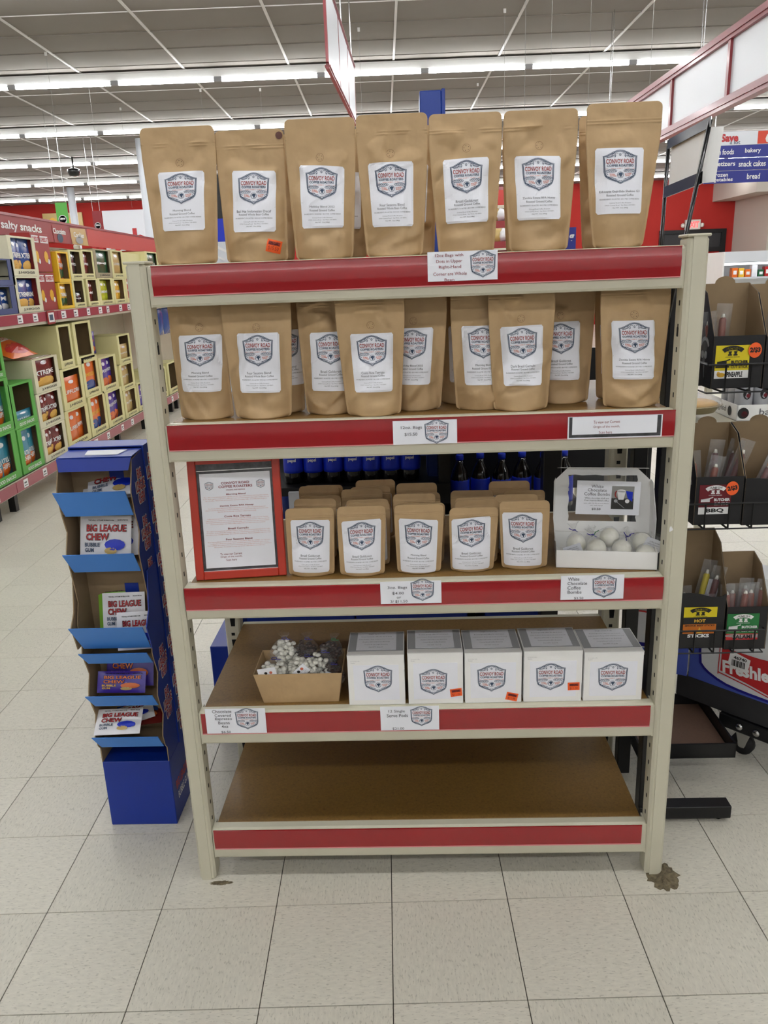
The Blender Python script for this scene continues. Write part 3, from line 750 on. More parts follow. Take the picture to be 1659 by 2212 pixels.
B('kraft coffee bag behind the third and fourth top shelf bags, label edge showing', .15, ZS1, (655, 268), (795, 265), (675, 555), (792, 554), [(690, 369), (779, 369), (779, 494), (690, 496)], 'Morning Blend', whole=True, seed=22, H=.28)
B('kraft coffee bag behind the fourth and fifth top shelf bags', .15, ZS1, (795, 268), (942, 262), (815, 551), (938, 549), [(835, 353), (926, 352), (920, 482), (838, 485)], 'Costa Rica Tarrazu', seed=23, H=.28)
B('kraft coffee bag almost hidden behind the second from right top shelf bag', .15, ZS1, (1086, 250), (1230, 247), (1094, 541), (1205, 538), None, '', seed=24, H=.28)
B('kraft coffee bag peeking out left of the right end top shelf bag', .15, ZS1, (1251, 242), (1395, 238), (1258, 536), (1372, 534), None, '', seed=25, H=.285)

# ================================================================== SECOND SHELF BAGS
ZS2 = 1.2709
HB = .29
def B2(label, v, TL, TR, BL, BR, lab, l1, **k):
    return row_bag(label, v, ZS2, (TL, 662), (TR, 660), (BL, 902), (BR, 900), lab, l1, H=HB, **k)
B2('kraft coffee bag at the left end of the second shelf', .082, 360, 478, 393, 506, [(381, 726), (474, 723), (477, 846), (392, 847)], 'Morning Blend', valve=(428, 708), seed=31)
B2('kraft coffee bag second from left on the second shelf, overlapping its left neighbour', .068, 475, 627, 512, 630, [(506, 722), (600, 719), (606, 848), (519, 849)], 'Four Seasons Blend', whole=True, valve=(551, 708), seed=32)
B2('kraft coffee bag tucked behind between the second and third front bags of the second shelf', .14, 540, 652, 555, 660, [(572, 716), (653, 712), (655, 832), (578, 835)], 'Four Seasons Blend', whole=True, seed=33)
B2('kraft coffee bag on the second shelf partly covered by the bag in front of it', .10, 640, 770, 665, 768, [(667, 720), (755, 716), (760, 844), (674, 845)], 'Brazil Goldcrest', seed=34)
B2('kraft coffee bag standing front and centre left on second shelf with hanging crease', .055, 723, 873, 752, 866, [(754, 723), (849, 719), (848, 846), (767, 848)], 'Costa Rica Tarrazu', valve=(800, 703), seed=35)
B2('kraft coffee bag behind the 12oz price card, right of the front centre bag', .115, 832, 966, 850, 952, [(845, 711), (937, 708), (929, 830), (848, 831)], 'Holiday Blend 2022', valve=(893, 694), seed=36)
B2('shaded kraft coffee bag deep in the second shelf right of middle', .20, 940, 1060, 950, 1045, [(969, 706), (1045, 704), (1045, 825), (972, 826)], 'Morning Blend', seed=37)
B2('kraft coffee bag on the second shelf overlapped on its right by the forward bag', .095, 974, 1118, 986, 1095, [(998, 706), (1088, 703), (1087, 830), (1005, 832)], 'Morning Blend', seed=38)
B2('kraft coffee bag pushed furthest forward right of middle on the second shelf', .062, 1055, 1200, 1067, 1181, [(1083, 708), (1177, 702), (1171, 832), (1089, 834)], 'Dark Brazil Cerrado', valve=(1128, 689), seed=39)
B2('kraft coffee bag set back above the framed origin card on second shelf', .15, 1148, 1284, 1160, 1268, [(1168, 697), (1257, 694), (1252, 820), (1172, 822)], 'Brazil Goldcrest', valve=(1210, 682), seed=40)
B2('shaded kraft coffee bag hiding behind the right end bag of second shelf', .19, 1284, 1400, 1286, 1385, [(1302, 700), (1380, 698), (1380, 800), (1302, 812)], 'Brazil Goldcrest', seed=41)
B2('kraft coffee bag at the right end of the second shelf', .062, 1296, 1447, 1302, 1420, [(1325, 694), (1421, 692), (1414, 819), (1326, 820)], 'Zambia Estate RFA Honey', valve=(1372, 680), seed=42)

# ================================================================== THIRD SHELF
ZS3 = .8667
def B3(label, v, TL, TR, BL, BR, lab, l1, **k):
    return row_bag(label, v, ZS3, TL, TR, BL, BR, lab, l1, small=True, D=.019, amp=.0018, **k)
B3('small kraft coffee bag at the left end of the front row, beside the red sign', .066, (615, 1097), (721, 1098), (625, 1244), (723, 1244), [(625, 1128), (711, 1127), (711, 1237), (632, 1237)], 'Brazil Goldcrest', seed=51)
B3('small kraft coffee bag second from left in the third shelf front row', .058, (727, 1096), (833, 1092), (736, 1246), (831, 1243), [(736, 1131), (823, 1124), (822, 1237), (745, 1239)], 'Brazil Goldcrest', seed=52)
B3('small kraft coffee bag in the middle of the third shelf front row', .066, (851, 1089), (958, 1088), (859, 1238), (952, 1238), [(861, 1123), (947, 1126), (942, 1237), (866, 1237)], 'Morning Blend', seed=53)
B3('small kraft coffee bag fourth in the front row, label lifting at its corner', .07, (971, 1099), (1077, 1095), (974, 1237), (1065, 1234), [(976, 1127), (1062, 1119), (1058, 1229), (978, 1232)], 'Brazil Goldcrest', seed=54, yaw=.0)
B3('small kraft coffee bag at the right end of the front row, standing tallest', .08, (1078, 1081), (1187, 1081), (1084, 1230), (1181, 1227), [(1086, 1110), (1174, 1110), (1171, 1222), (1090, 1223)], 'Brazil Goldcrest', seed=55)
# rows of small bags behind (each a copy of one of three unlabelled shapes with its label below)
protos = []
for s_ in (61, 62, 63):
    P = Pouch(.112, .100, .158, .018, s_, 0, 0, .002)
    pm = P.mesh(nx=11, nz=20).mesh('pouch'); mb = MB(); q = bilin([(-.045, .012), (.045, .012), (.045, .122), (-.045, .122)])
    mb.g2(PG, P.on(q, .0012)); add_print(mb, get_label('Brazil Goldcrest' if s_ < 63 else 'Morning Blend', False, True), lambda off: P.on(q, off))
    protos.append((pm, mb.mesh('paper_label')))
rr = random.Random(8)
cols = [(.318, 'first'), (.446, 'second'), (.583, 'third'), (.712, 'fourth'), (.850, 'fifth')]
ordn = ['directly behind', 'two behind', 'three behind', 'four behind', 'five behind', 'six behind']
cnt = [5, 5, 4, 3, 4]
for c, (u, cn) in enumerate(cols):
    for k in range(cnt[c]):
        lab_ = 'small kraft coffee bag %s the %s front bag from the left on third shelf' % (ordn[k], cn)
        r = thing('coffee_bag', lab_, 'coffee bag', wld(u+rr.uniform(-.018, .022), .125+k*.058+rr.uniform(-.004, .004), ZS3+.001), RYAW+rr.uniform(-.06, .06), 'small coffee bags behind the front row')
        pm, lm_ = protos[(c+k) % 3]; link('pouch', pm, r); link('paper_label', lm_, r)
        r.rotation_euler[0] = rr.uniform(-.05, .0); r.scale = (1, 1, rr.uniform(.98, 1.08))

# red framed sign
a, b_ = rz(424, 1256, ZS3), rz(619, 1244, ZS3); t_ = rv(603, 996, .13)
sw = (b_-a).x+.002; ang = math.atan2((b_-a).y, (b_-a).x)
sign = thing('framed_sign', 'red framed coffee roaster sign leaning at the left of the third shelf', 'sign', wld(a.x, a.y, ZS3+.002), RYAW+ang)
sign.rotation_euler[0] = -.14
SH = .30; b = MB(); fw = .020
for x0, x1, z0, z1 in ((0, fw, 0, SH), (sw-fw, sw, 0, SH), (fw, sw-fw, 0, fw), (fw, sw-fw, SH-fw*.5, SH)): b.bbox(x0, x1, 0, .014, z0, z1, 'sign_red', .002)
b.build('frame', sign)
b = MB(); b.box(fw*.7, sw-fw*.7, .007, .012, fw*.7, SH-.005, 'acrylic_dark'); b.box(fw, sw-fw, .0066, .0072, fw, fw+.0012, 'ink_white'); b.box(fw, sw-fw, .0066, .0072, SH-.028, SH-.026, 'ink_white'); b.build('backing', sign)
px0, px1, pz0, pz1 = fw+.007, sw-fw-.006, fw+.008, SH-.034; pw, ph = px1-px0, pz1-pz0
G = G2(); G.text('CONVOY ROAD', .5, .895, .40, .026, 'ink_maroon', .02); G.text('COFFEE ROASTERS', .5, .858, .48, .026, 'ink_maroon', .02); G.text('ORIGINS AND BLENDS', .5, .822, .27, .012, 'ink_maroon', .01)
G.put(LOGO, .13, .872, .12, .12*pw/ph); G.put(LOGO, .86, .872, .12, .12*pw/ph)
paras = [('Morning Blend', .775, ['This coffee is a proprietary blend of Brazil Cerrado, Papua New Guinea, and Costa Rica Tarrazu', 'beans. Each region is roasted to a different roast level and together, they make a super smooth', 'cup of coffee. This is our most popular and best selling coffee. You will never forget it.']),
         ('Zambia Estate RFA Honey', .655, ['The Zambia Estate Rain Forest Alliance Honey Processed coffee comes from Isanya and', 'Mbala located in the Northern province of Zambia. This medium roast coffee has become a fan', 'favorite for its smooth, rich flavor either hot or iced.']),
         ('Costa Rica Tarrazu', .545, ['Coffee has been grown in Costa Rica since the early 19th century. Coffee from the Tarrazu', 'region has been considered as some of the best in Central America. Tarrazu coffees are known', 'for being well-balanced with medium body and acidity. Our customers love this choice and are', 'excited that taking a sip of this coffee really makes you appreciate the moment.']),
         ('Brazil Cerrado', .415, ['The region is located in the plateaus of Minas Gerais, and is known world-wide for its coffee', 'production. Coffees from the Cerrado region are celebrated for a creamy body, sweet chocolate', 'and citrus notes, and light acidity. We roast this small batch. This is a standard, espresso roast.']),
         ('Four Seasons Blend', .300, ['Four Seasons Blend started out as our 2021 Holiday Blend. After the holidays, our customers', 'continued to ask for it so we gave them what they wanted and changed the name to Four', 'Seasons Blend. It is a blend of honey processed beans from Zambia and Costa Rica roasted to a', 'full medium. Absolutely not just out of rich coffee flavors you will love.'])]
for h_, y, ls in paras:
    G.text(h_, .5, y, .021*len(h_), .02, 'ink_maroon', .02)
    for k, l_ in enumerate(ls): G.text(l_, .5, y-.024-.0185*k, min(.0098*len(l_), .93), .0105, 'ink_rust', -.002, 1)
for k, (l_, w_) in enumerate((('To view our Current', .31), ('Origin of the month,', .31), ('Scan here', .15))): G.text(l_, .37, .145-.032*k, w_, .022, 'ink_maroon', 0)
b = MB(); b.box(px0, px1, .0060, .0068, pz0, pz1, 'paper')
stick(b, G, (px0, .006, pz0), (pw, 0, 0), (0, 0, ph), (0, -1, 0), .0002); b.build('printed_sheet', sign)

# chocolate ball box (third shelf, right)
a, b_ = rz(1201, 1226, ZS3), rz(1419, 1232, ZS3); ang = math.atan2((b_-a).y, (b_-a).x); bw = (b_-a).length; bd, bh = .155, .046
BX = Matrix.Translation(wld(a.x, a.y, ZS3+.0005)) @ Matrix.Rotation(RYAW+ang, 4, 'Z')
def bx_loc(x, y, z): return BX @ Vector((x, y, z))
gb = thing('bakery_box', 'open white window-lid box of wrapped chocolate balls on third shelf', 'box', bx_loc(0, 0, 0), RYAW+ang)
b = MB(); t = .0012
b.box(0, bw, 0, t, 0, bh, 'carton_white'); b.box(0, bw, bd-t, bd, 0, bh, 'carton_white'); b.box(0, t, 0, bd, 0, bh, 'carton_white'); b.box(bw-t, bw, 0, bd, 0, bh, 'carton_white'); b.box(0, bw, 0, bd, 0, t, 'carton_white'); b.build('tray', gb)
lh = .172; tilt = -.22
ld = MB(); wv = [(.034, .028), (.034, lh-.022), (bw-.034, lh-.022), (bw-.034, .028)]
def lidp(x, z, off=0): return (x, bd+.001+z*math.sin(-tilt)+off, bh+z*math.cos(tilt))
out = [(0, 0), (0, lh-.03), (.012, lh-.004), (bw*.5, lh+.002), (bw-.012, lh-.004), (bw, lh-.03), (bw, 0)]
inn = []
for i in range(24):
    pass
# wavy window edge
N_ = 10
edge = [(.034+.0015*math.sin(k*1.7), .028+(lh-.05)*k/N_) for k in range(N_+1)]+[(.034+(bw-.068)*k/N_, lh-.022+.0012*math.sin(k*2.1)) for k in range(1, N_)]+[(bw-.034+.0025*math.sin(k*1.9), lh-.022-(lh-.05)*k/N_) for k in range(N_+1)]
left = out[:3]+[(bw*.25, lh)]
poly_l = [(0, 0), (0, lh-.03), (.012, lh-.004), (bw*.5, lh+.002)]
ring_o = []
for (x, z) in edge:        # project window edge outwards to outline
    if x < .04 and z < lh-.024: ring_o.append((0, min(z*1.0, lh-.03)))
    elif x > bw-.04 and z < lh-.024: ring_o.append((bw, min(z, lh-.03)))
    else: ring_o.append((max(.012, min(bw-.012, x)), lh-.002))
n = len(edge); v = [lidp(x, z) for x, z in edge]+[lidp(x, z) for x, z in ring_o]+[lidp(x, z, .0012) for x, z in edge]+[lidp(x, z, .0012) for x, z in ring_o]
f = []
for k in range(n-1): f += [(k, k+1, n+k+1, n+k), (2*n+k, 3*n+k, 3*n+k+1, 2*n+k+1), (k, 2*n+k, 2*n+k+1, k+1), (n+k, n+k+1, 3*n+k+1, 3*n+k)]
ld.add(v, f, 'carton_white')
ld.slab([lidp(0, 0), lidp(bw, 0), lidp(bw, .028), lidp(0, .028)], (0, 1, 0), .0012, 'carton_white')
# curled front and side flaps of the lid
ld.slab([lidp(.004, lh-.004), lidp(bw-.004, lh-.004), Vector(lidp(bw-.012, lh))+Vector((0, -.030, .004)), Vector(lidp(.012, lh))+Vector((0, -.030, .004))], (0, 0, 1), .001, 'carton_white')
for s_, x in ((-1, 0), (1, bw)):
    p0, p1 = Vector(lidp(x, 0)), Vector(lidp(x, lh-.03)); ld.slab([p0, p1, p1+Vector((s_*.004, -.022, -.004)), Vector((x+s_*.006, p0.y-.06, bh+.055)), Vector((x+s_*.001, p0.y-.085, bh+.001))], (s_, 0, 0), .001, 'carton_white')
lo = ld.build('lid', gb)
b = MB(); b.quad(lidp(.03, .026, .0014), lidp(bw-.03, .026, .0014), lidp(bw-.03, lh-.018, .0014), lidp(.03, lh-.018, .0014), 'bag_film'); b.build('window_film', lo)
# card in front of the window
cc = [rv(*p, a.y+bd*.70) for p in ((1246, 1036), (1384, 1043), (1377, 1121), (1243, 1107))]
cw = (cc[1]-cc[0]).length; chh = (cc[0]-cc[3]).length
card = thing('product_card', 'white chocolate coffee bombs card with mug photo inside the open box', 'card', wld(cc[3].x, cc[3].y, cc[3].z-.004), RYAW)
card.rotation_euler = (-.12, .055, RYAW)
b = MB(); b.box(0, cw, 0, .0005, 0, chh, 'paper'); G = G2()
G.text('White', .32, .84, .19, .09, 'ink_grey', .0); G.text('Chocolate', .32, .73, .30, .09, 'ink_grey', .0); G.text('Coffee Bombs', .32, .61, .40, .09, 'ink_grey', .0)
G.text('White chocolate shell and', .32, .49, .38, .045, 'ink_grey', 0, 1); G.text('Four Seasons Blend coffee', .32, .42, .38, .045, 'ink_grey', 0, 1)
G.text('just add 12-12oz hot water,', .32, .33, .40, .04, 'ink_grey', 0, 1); G.text('stir, and enjoy!', .32, .27, .20, .04, 'ink_grey', 0, 1); G.text('$3.50', .32, .16, .14, .07, 'ink_grey', .02)
stick(b, G, (0, 0, 0), (cw, 0, 0), (0, 0, chh), (0, -1, 0))
G = G2(); G.rect(.55, .90, .18, .86, 'grey_shade'); G.rect(.55, .90, .18, .50, 'cart_grey'); stick(b, G, (0, 0, 0), (cw, 0, 0), (0, 0, chh), (0, -1, 0), .0004)
G = G2(); G.arc(.64, .62, .035, 90, 270, .02, 'cheez_red', 8, .1); G.poly([(.63, .72), (.66, .46), (.74, .46), (.77, .72)], 'ink_white'); G.disc(.70, .72, .07, 'ink_white', 14, .045); G.poly([(.77, .72), (.88, .70), (.88, .40), (.80, .52)], 'bottle_blue'); G.disc(.80, .42, .035, 'ink_white', 12, .06)
G.disc(.62, .42, .03, 'paper_grey', 10, .05); G.line([(.63, .40), (.76, .21)], .012, 'paper_grey'); stick(b, G, (0, 0, 0), (cw, 0, 0), (0, 0, chh), (0, -1, 0), .0007)
b.build('card', card)
# wrapped balls
def wrap_ball(label, x, y, z, r, dirn, tie, seed, tagged=None):
    t_ = thing('wrapped_chocolate_ball', label, 'chocolate ball', bx_loc(x, y, z), RYAW+ang, 'chocolate balls in the white box')
    b = MB(); b.ball((0, 0, r), r, 'white_choc', 18); b.build('ball', t_)
    rn = random.Random(seed); w = MB(); d = Vector(dirn).normalized(); c = Vector((0, 0, r*1.03)); u = d.cross(Vector((0, 1, .3))).normalized(); q = d.cross(u)
    prof = [(-1.04, .25), (-.9, .62), (-.5, .98), (0, 1.1), (.5, .98), (.9, .72), (1.25, .34), (1.5, .10), (1.75, .22), (2.1, .45), (2.35, .62)]
    n = 16; v = []
    for h, rad in prof:
        for k in range(n): t2 = 2*math.pi*k/n; jj = rad*r*(1+rn.uniform(-.10, .10)*(1 if h < 1.2 else 2.5)); v.append(c+d*h*r+u*math.cos(t2)*jj+q*math.sin(t2)*jj)
    for p_ in v: p_.z = max(p_.z, .0008)
    f = [(i*n+k, i*n+(k+1) % n, (i+1)*n+(k+1) % n, (i+1)*n+k) for i in range(len(prof)-1) for k in range(n)]
    w.add(v, f, 'cellophane'); w.build('wrapper', t_)
    b = MB(); p0 = c+d*1.5*r; b.tube([p0+u*r*.16, p0+q*r*.16, p0-u*r*.16, p0-q*r*.16, p0+u*r*.16], .0011, tie, 5, False); b.tube([p0+u*r*.15, p0+u*r*.5+d*.006], .0011, tie, 5); b.tube([p0-q*r*.15, p0-u*r*.3-d*.008-q*r*.3], .0011, tie, 5); b.build('tie', t_)
    if tagged:
        Mx = Matrix.Translation(Vector(tagged[0])) @ Matrix.Rotation(tagged[1], 4, 'Y') @ Matrix.Rotation(tagged[2], 4, 'X')
        b = MB(); b.box(-.022, .022, 0, .0004, -.018, .018, 'paper', Mx); G = G2(); G.text('Coffee bomb', 0, .008, .026, .004, 'ink_grey', 0, 1); G.text('white chocolate', 0, .001, .03, .003, 'ink_grey', 0, 1); G.text('12oz hot water', 0, -.006, .03, .003, 'ink_grey', 0, 1)
        for vv, ff, mt in G.items: b.add([Mx @ Vector((p[0], -.0006, p[1])) for p in vv], ff, mt)
        b.build('gift_tag', t_)
def ball_px(px, py, y):     # place by where it sits in the box plan
    p = rv(px, py, a.y+y); q = BX.inverted() @ wld(p.x, p.y, p.z); return q.x, q.y
r_ = .0245
for lb, px, py, yy, zz, dr, tie, sd, tg in (
    ('front left wrapped white ball in the open box', 1288, 1172, .045, .012, (-.3, .5, .9), 'tag_purple', 1, None),
    ('front middle wrapped white ball in the open box', 1341, 1172, .045, .012, (.4, .6, .8), 'tag_purple', 2, None),
    ('wrapped white ball lying on top of the two front balls', 1315, 1138, .085, .030, (-1, .2, .2), 'sticker_green', 3, None),
    ('wrapped white ball at the right of the box beside the blue tie', 1384, 1150, .085, .018, (-.8, -.1, .5), 'tag_purple', 4, ((.022, -.035, .030), .35, .3)),
    ('low wrapped white ball in the front right corner of the box', 1391, 1190, .040, .0015, (.5, .4, .8), 'tag_purple', 5, None),
    ('wrapped white ball at the left of the box under a loose film', 1246, 1143, .085, .010, (-.2, .1, 1), 'tag_purple', 6, ((-.012, -.062, .030), -.35, .55))):
    x, y = ball_px(px, py, yy); wrap_ball(lb, x, yy, zz, r_, dr, tie, sd, tg)

# ================================================================== FOURTH SHELF
ZS4 = .5172
def pod_box(label, xl, xr, yb, yt, logo, special=None, seed=1, twist=0.0):
    a = rz(xl, yb, ZS4); b_ = rz(xr, yb-1, ZS4); w = b_.x-a.x; v0 = .022; h = rv(xl, yt, v0).z-ZS4; d = .135
    o = thing('pod_box', label, 'box', wld(a.x, v0, ZS4), RYAW+twist, 'white single serve pod boxes')
    b = MB(); b.bbox(0, w, 0, d, 0, h-.002, 'carton_white', .0012)
    b.build('body', o); b = MB(); b.slab([(0, -.0012, h-.010), (w*.25, -.0012, h-.010), (w*.25, -.0012, h-.006), (w*.75, -.0012, h-.006), (w*.75, -.0012, h-.010), (w, -.0012, h-.010), (w, -.0012, h), (0, -.0012, h)], (0, 1, 0), .001, 'carton_white'); b.bbox(-.0006, w+.0006, -.0012, d+.002, h-.002, h, 'carton_white', .0006)
    b.build('lid', o)
    b = MB(); b.box(w*.10, w*.90, -.0004, 0, h*.10, h*.80, 'paper'); G = G2(); G.put(LOGO, w*logo[0], h*logo[1], w*.50, w*.50); G.text('Processed by Coffee', w*.14, h*.88, w*.16, .003, 'paper_grey', 0, 1); G.text('Roasters', w*.10, h*.85, w*.07, .003, 'paper_grey', 0, 1)
    stick(b, G, (0, 0, 0), (1, 0, 0), (0, 0, 1), (0, -1, 0), .0004); b.build('front_label', o)
    b = MB(); b.box(.002, w-.002, d*.16, d*.98, h, h+.0004, 'paper_grey'); b.box(w*.15, w*.86, d*.2, d*.97, h+.0004, h+.0008, 'paper'); G = G2()
    for k, (s_, ww) in enumerate((('Single Serve Pods', .3), ('Roasted ground coffee for use in most', .55), ('home brewers. Keep sealed and store in a cool', .62), ('dry place until ready to use. Best fresh.', .5), ('Convoy Road Coffee Roasters', .42), ('Net WT. 12 pods', .25))): G.text(s_, w*.5, d*(.88-.115*k), ww*w, .0055, 'ink_grey', 0, 1)
    stick(b, G, (0, 0, h), (1, 0, 0), (0, 1, 0), (0, 0, 1), .0010); b.build('top_label', o)
    if special:
        x, z, rt = special[0]*w, special[1]*h, special[2]; c, n = math.cos(rt), math.sin(rt); b = MB()
        for k, (G, off) in enumerate(((G2().rect(-.015, .015, -.011, .011, 'orange_sticker'), .0012), (G2().rect(-.011, .012, .001, .008, 'ink_red'), .0016), (G2().text('SPECIAL', .0005, .0045, .019, .0045, 'ink_black', .02).text('$11.00', 0, -.0055, .02, .007, 'ink_red', -.01), .002))):
            for vv, ff, mt in G.items: b.add([(x+p[0]*c-p[1]*n, -off, z+p[0]*n+p[1]*c) for p in vv], ff, mt)
        b.build('price_sticker', o)
pod_box('white pod box next to the brown candy tray, no sticker', 755, 876, 1523, 1416, (.53, .53))
pod_box('second white pod box from the left, orange sticker to the right of its crest', 883, 1001, 1521, 1411, (.46, .44), (.87, .22, .12))
pod_box('third white pod box from the left, tilted orange sticker at its lower right', 1005, 1127, 1521, 1411, (.47, .50), (.83, .12, -.22))
pod_box('fourth white pod box from the left, orange sticker level with its crest', 1131, 1256, 1517, 1407, (.46, .50), (.86, .30, .03))
pod_box('white pod box at the right end of the row, no sticker', 1260, 1387, 1516, 1409, (.49, .49))

# kraft tray with bags of coated beans
a, b_ = rz(570, 1518, ZS4), rz(733, 1513, ZS4); tw = b_.x-a.x; th = rv(551, 1459, a.y-.012).z-ZS4; td = .125; k_ = .018
kt = thing('kraft_tray', 'open brown kraft tray of bagged candies on the fourth shelf', 'tray', wld(a.x, a.y, ZS4), RYAW)
b = MB()
lo_ = [(0, 0), (tw, 0), (tw, td), (0, td)]; hi = [(-k_*1.1, -k_*.5), (tw+k_*.7, -k_*.5), (tw+k_*.7, td+k_*.5), (-k_*1.1, td+k_*.5)]
for q in range(4):
    p0, p1, p2, p3 = lo_[q], lo_[(q+1) % 4], hi[(q+1) % 4], hi[q]; nn = [(0, -1, 0), (1, 0, 0), (0, 1, 0), (-1, 0, 0)][q]
    b.slab([(p0[0], p0[1], 0), (p1[0], p1[1], 0), (p2[0], p2[1], th), (p3[0], p3[1], th)], nn, -.0015, 'kraft')
b.box(0, tw, 0, td, 0, .0015, 'kraft'); b.build('tray_body', kt)
def candy_bag(label, x, y, z, rx, ry, rz_, kind, seed, top, tie=None, tg=None):
    t_ = thing('candy_bag', label, 'candy bag', wld(a.x+x, a.y+y, ZS4+z), RYAW, 'cellophane bags of coated beans')
    rn = random.Random(seed); b = MB()
    for _ in range(85):
        while True:
            p = Vector((rn.uniform(-1, 1), rn.uniform(-1, 1), rn.uniform(-1, 1)))
            if .35 < p.length < .93: break
        b.ball((p.x*rx, p.y*ry, rz_+p.z*rz_), rn.uniform(.006, .0085), kind, 8, .72)
    b.build('candies', t_, kind='stuff')
    w = MB(); n = 14; prof = [(0.02, .3), (.12, .68), (.4, .97), (.8, 1.06), (1.2, 1.05), (1.6, .85), (1.9, .5), (2.08, .16), (2.22, .22), (2.42, .42)]; v = []
    for h, rad in prof:
        for k in range(n): t2 = 2*math.pi*k/n; q = 1+rn.uniform(-.06, .06)*(1 if h < 1.9 else 3); v.append((top[0]*max(0, h-1)+rx*1.04*rad*q*math.cos(t2), top[1]*max(0, h-1)+ry*1.04*rad*q*math.sin(t2), h*rz_))
    w.add(v, [(i*n+k, i*n+(k+1) % n, (i+1)*n+(k+1) % n, (i+1)*n+k) for i in range(len(prof)-1) for k in range(n)], 'cellophane'); w.build('wrapper', t_)
    zt = rz_*2.08; cx, cy = top[0]*1.08, top[1]*1.08
    b = MB(); rr_ = rx*.19; b.tube([(cx+rr_*math.cos(q), cy+rr_*math.sin(q), zt) for q in np.linspace(0, 6.28, 8)], .001, tie or 'tag_purple', 5, False); b.tube([(cx+rr_, cy-rr_, zt), (cx+rr_*2.5, cy-rr_*1.5, zt+.002)], .001, tie or 'tag_purple', 5); b.build('tie', t_)
    if tg:
        Mx = Matrix.Translation(Vector(tg[0])) @ Matrix.Rotation(tg[1], 4, 'Y') @ Matrix.Rotation(tg[2], 4, 'X')
        b = MB(); b.box(-tg[3], tg[3], 0, .0004, -tg[4], tg[4], 'paper', Mx); G = G2(); G.disc(-tg[3]*.15, tg[4]*.35, .0042, 'ink_black', 10); G.disc(tg[3]*.4, tg[4]*.35, .0042, 'ink_rust', 10)
        G.text('White Chocolate Covered Espresso', 0, -tg[4]*.15, tg[3]*1.6, .0022, 'ink_grey', 0, 1); G.text('Coffee beans, sugar, cocoa butter', 0, -tg[4]*.38, tg[3]*1.5, .0022, 'ink_grey', 0, 1); G.text('NET WT 4oz', 0, -tg[4]*.62, tg[3]*.7, .0024, 'ink_grey', 0, 1)
        for vv, ff, mt in G.items: b.add([Mx @ Vector((p[0], -.0006, p[1])) for p in vv], ff, mt)
        b.build('tag_card', t_)
ck = 'candy'
candy_bag('bag of white coated beans with a printed tag at the tray left end', .028, .035, .030, .040, .032, .036, ck, 1, (0, .01), None, ((-.010, -.040, .052), -.14, .15, .024, .023))
candy_bag('bag of white coated beans in the middle of the tray', .092, .050, .042, .038, .030, .030, ck, 2, (.02, .01))
candy_bag('bag of white coated beans right of centre in the tray, lying over its neighbours', .140, .035, .036, .036, .032, .044, ck, 3, (.02, .0), None, ((-.036, -.036, .052), -.75, .1, .022, .014))
candy_bag('bag of white coated beans heaped at the back left of the tray', .050, .095, .052, .038, .028, .042, ck, 4, (0, 0))
candy_bag('bag of dark chocolate beans with purple tie at the back middle of the tray', .105, .102, .042, .034, .026, .044, 'chocolate', 5, (.005, 0))
candy_bag('bag of dark chocolate beans with green tie at the back right of the tray', .172, .095, .046, .032, .028, .042, 'chocolate', 6, (.01, 0), 'sticker_green')
candy_bag('bag of dark chocolate beans low in the right front corner of the tray', .184, .034, .030, .028, .026, .030, 'chocolate', 7, (.0, .0), None, ((-.006, -.034, .046), .4, .1, .013, .009))

# ================================================================== BUBBLE GUM FLOOR DISPLAY (left)
gd = thing('gum_display', 'blue cardboard floor display of bubble gum pouches left of the rack', 'floor display', wld(-.382, .229, 0), RYAW)
GW, GD = .203, .19
b = MB(); b.bbox(0, GW, 0, GD, 0, .222, 'blue_card', .002); base = b.build('base_box', gd)
b = MB(); G = G2(); G.text('BIG LEAGUE', .09, .115, .12, .03, 'fresh_red', .03); G.text('BUBBLE GUM', .095, .075, .11, .025, 'ink_white', .02)
stick(b, G, (GW, 0, 0), (0, 1, 0), (0, 0, 1), (1, 0, 0), .0008); b.build('side_print', base)
LIPS = [(1.067, .998), (.893, .838), (.686, .607), (.598, .560), (.464, .424), (.330, .288)]
TOPZ = 1.150
def side_panel(x, sgn):
    pts = [(.0, .222), (.0, .27)]
    for zt, zb in reversed(LIPS): pts += [(-.012, zb-.004), (-.022, zt-.01), (-.018, zt+.004), (.004, zt+.05)]
    pts += [(-.002, 1.10), (.01, TOPZ-.01), (.10, TOPZ), (.10, .222)]
    b = MB(); t = tessellate_polygon([[Vector((y, z, 0)) for y, z in pts]]); n = len(pts)
    b.add([(x, y, z) for y, z in pts], [tuple(q) for q in t], 'blue_card'); b.add([(x-sgn*.003, y, z) for y, z in pts], [tuple(q) for q in t], 'card_brown')
    b.add([(xx, y, z) for xx in (x, x-sgn*.003) for y, z in pts], [(i, (i+1) % n, n+(i+1) % n, n+i) for i in range(n)], 'card_brown')
    return b
side_panel(GW, 1).build('side_panel', gd)
lpb = side_panel(0, -1); lpb.build('side_panel', gd)
b = MB(); b.box(GW-.0, GW+.004, .10, .19, .222, 1.16, 'blue_card'); b.box(-.004, 0, .10, .19, .222, 1.16, 'blue_card'); b.box(0, GW, .187, .19, .222, 1.16, 'blue_card'); b.box(0, GW, .10, .19, 1.157, 1.16, 'blue_card'); sh = b.build('back_shroud', gd)
b = MB(); b.slab([(0, .10, TOPZ), (0, .012, TOPZ-.004), (GW, .012, TOPZ-.004), (GW, .10, TOPZ)], (0, 0, 1), .003, 'blue_card'); b.slab([(0.012, -.012, TOPZ-.034), (GW-.004, -.012, TOPZ-.034), (GW, .010, TOPZ-.004), (0, .010, TOPZ-.004)], (0, -1, 0), .002, 'blue_card')
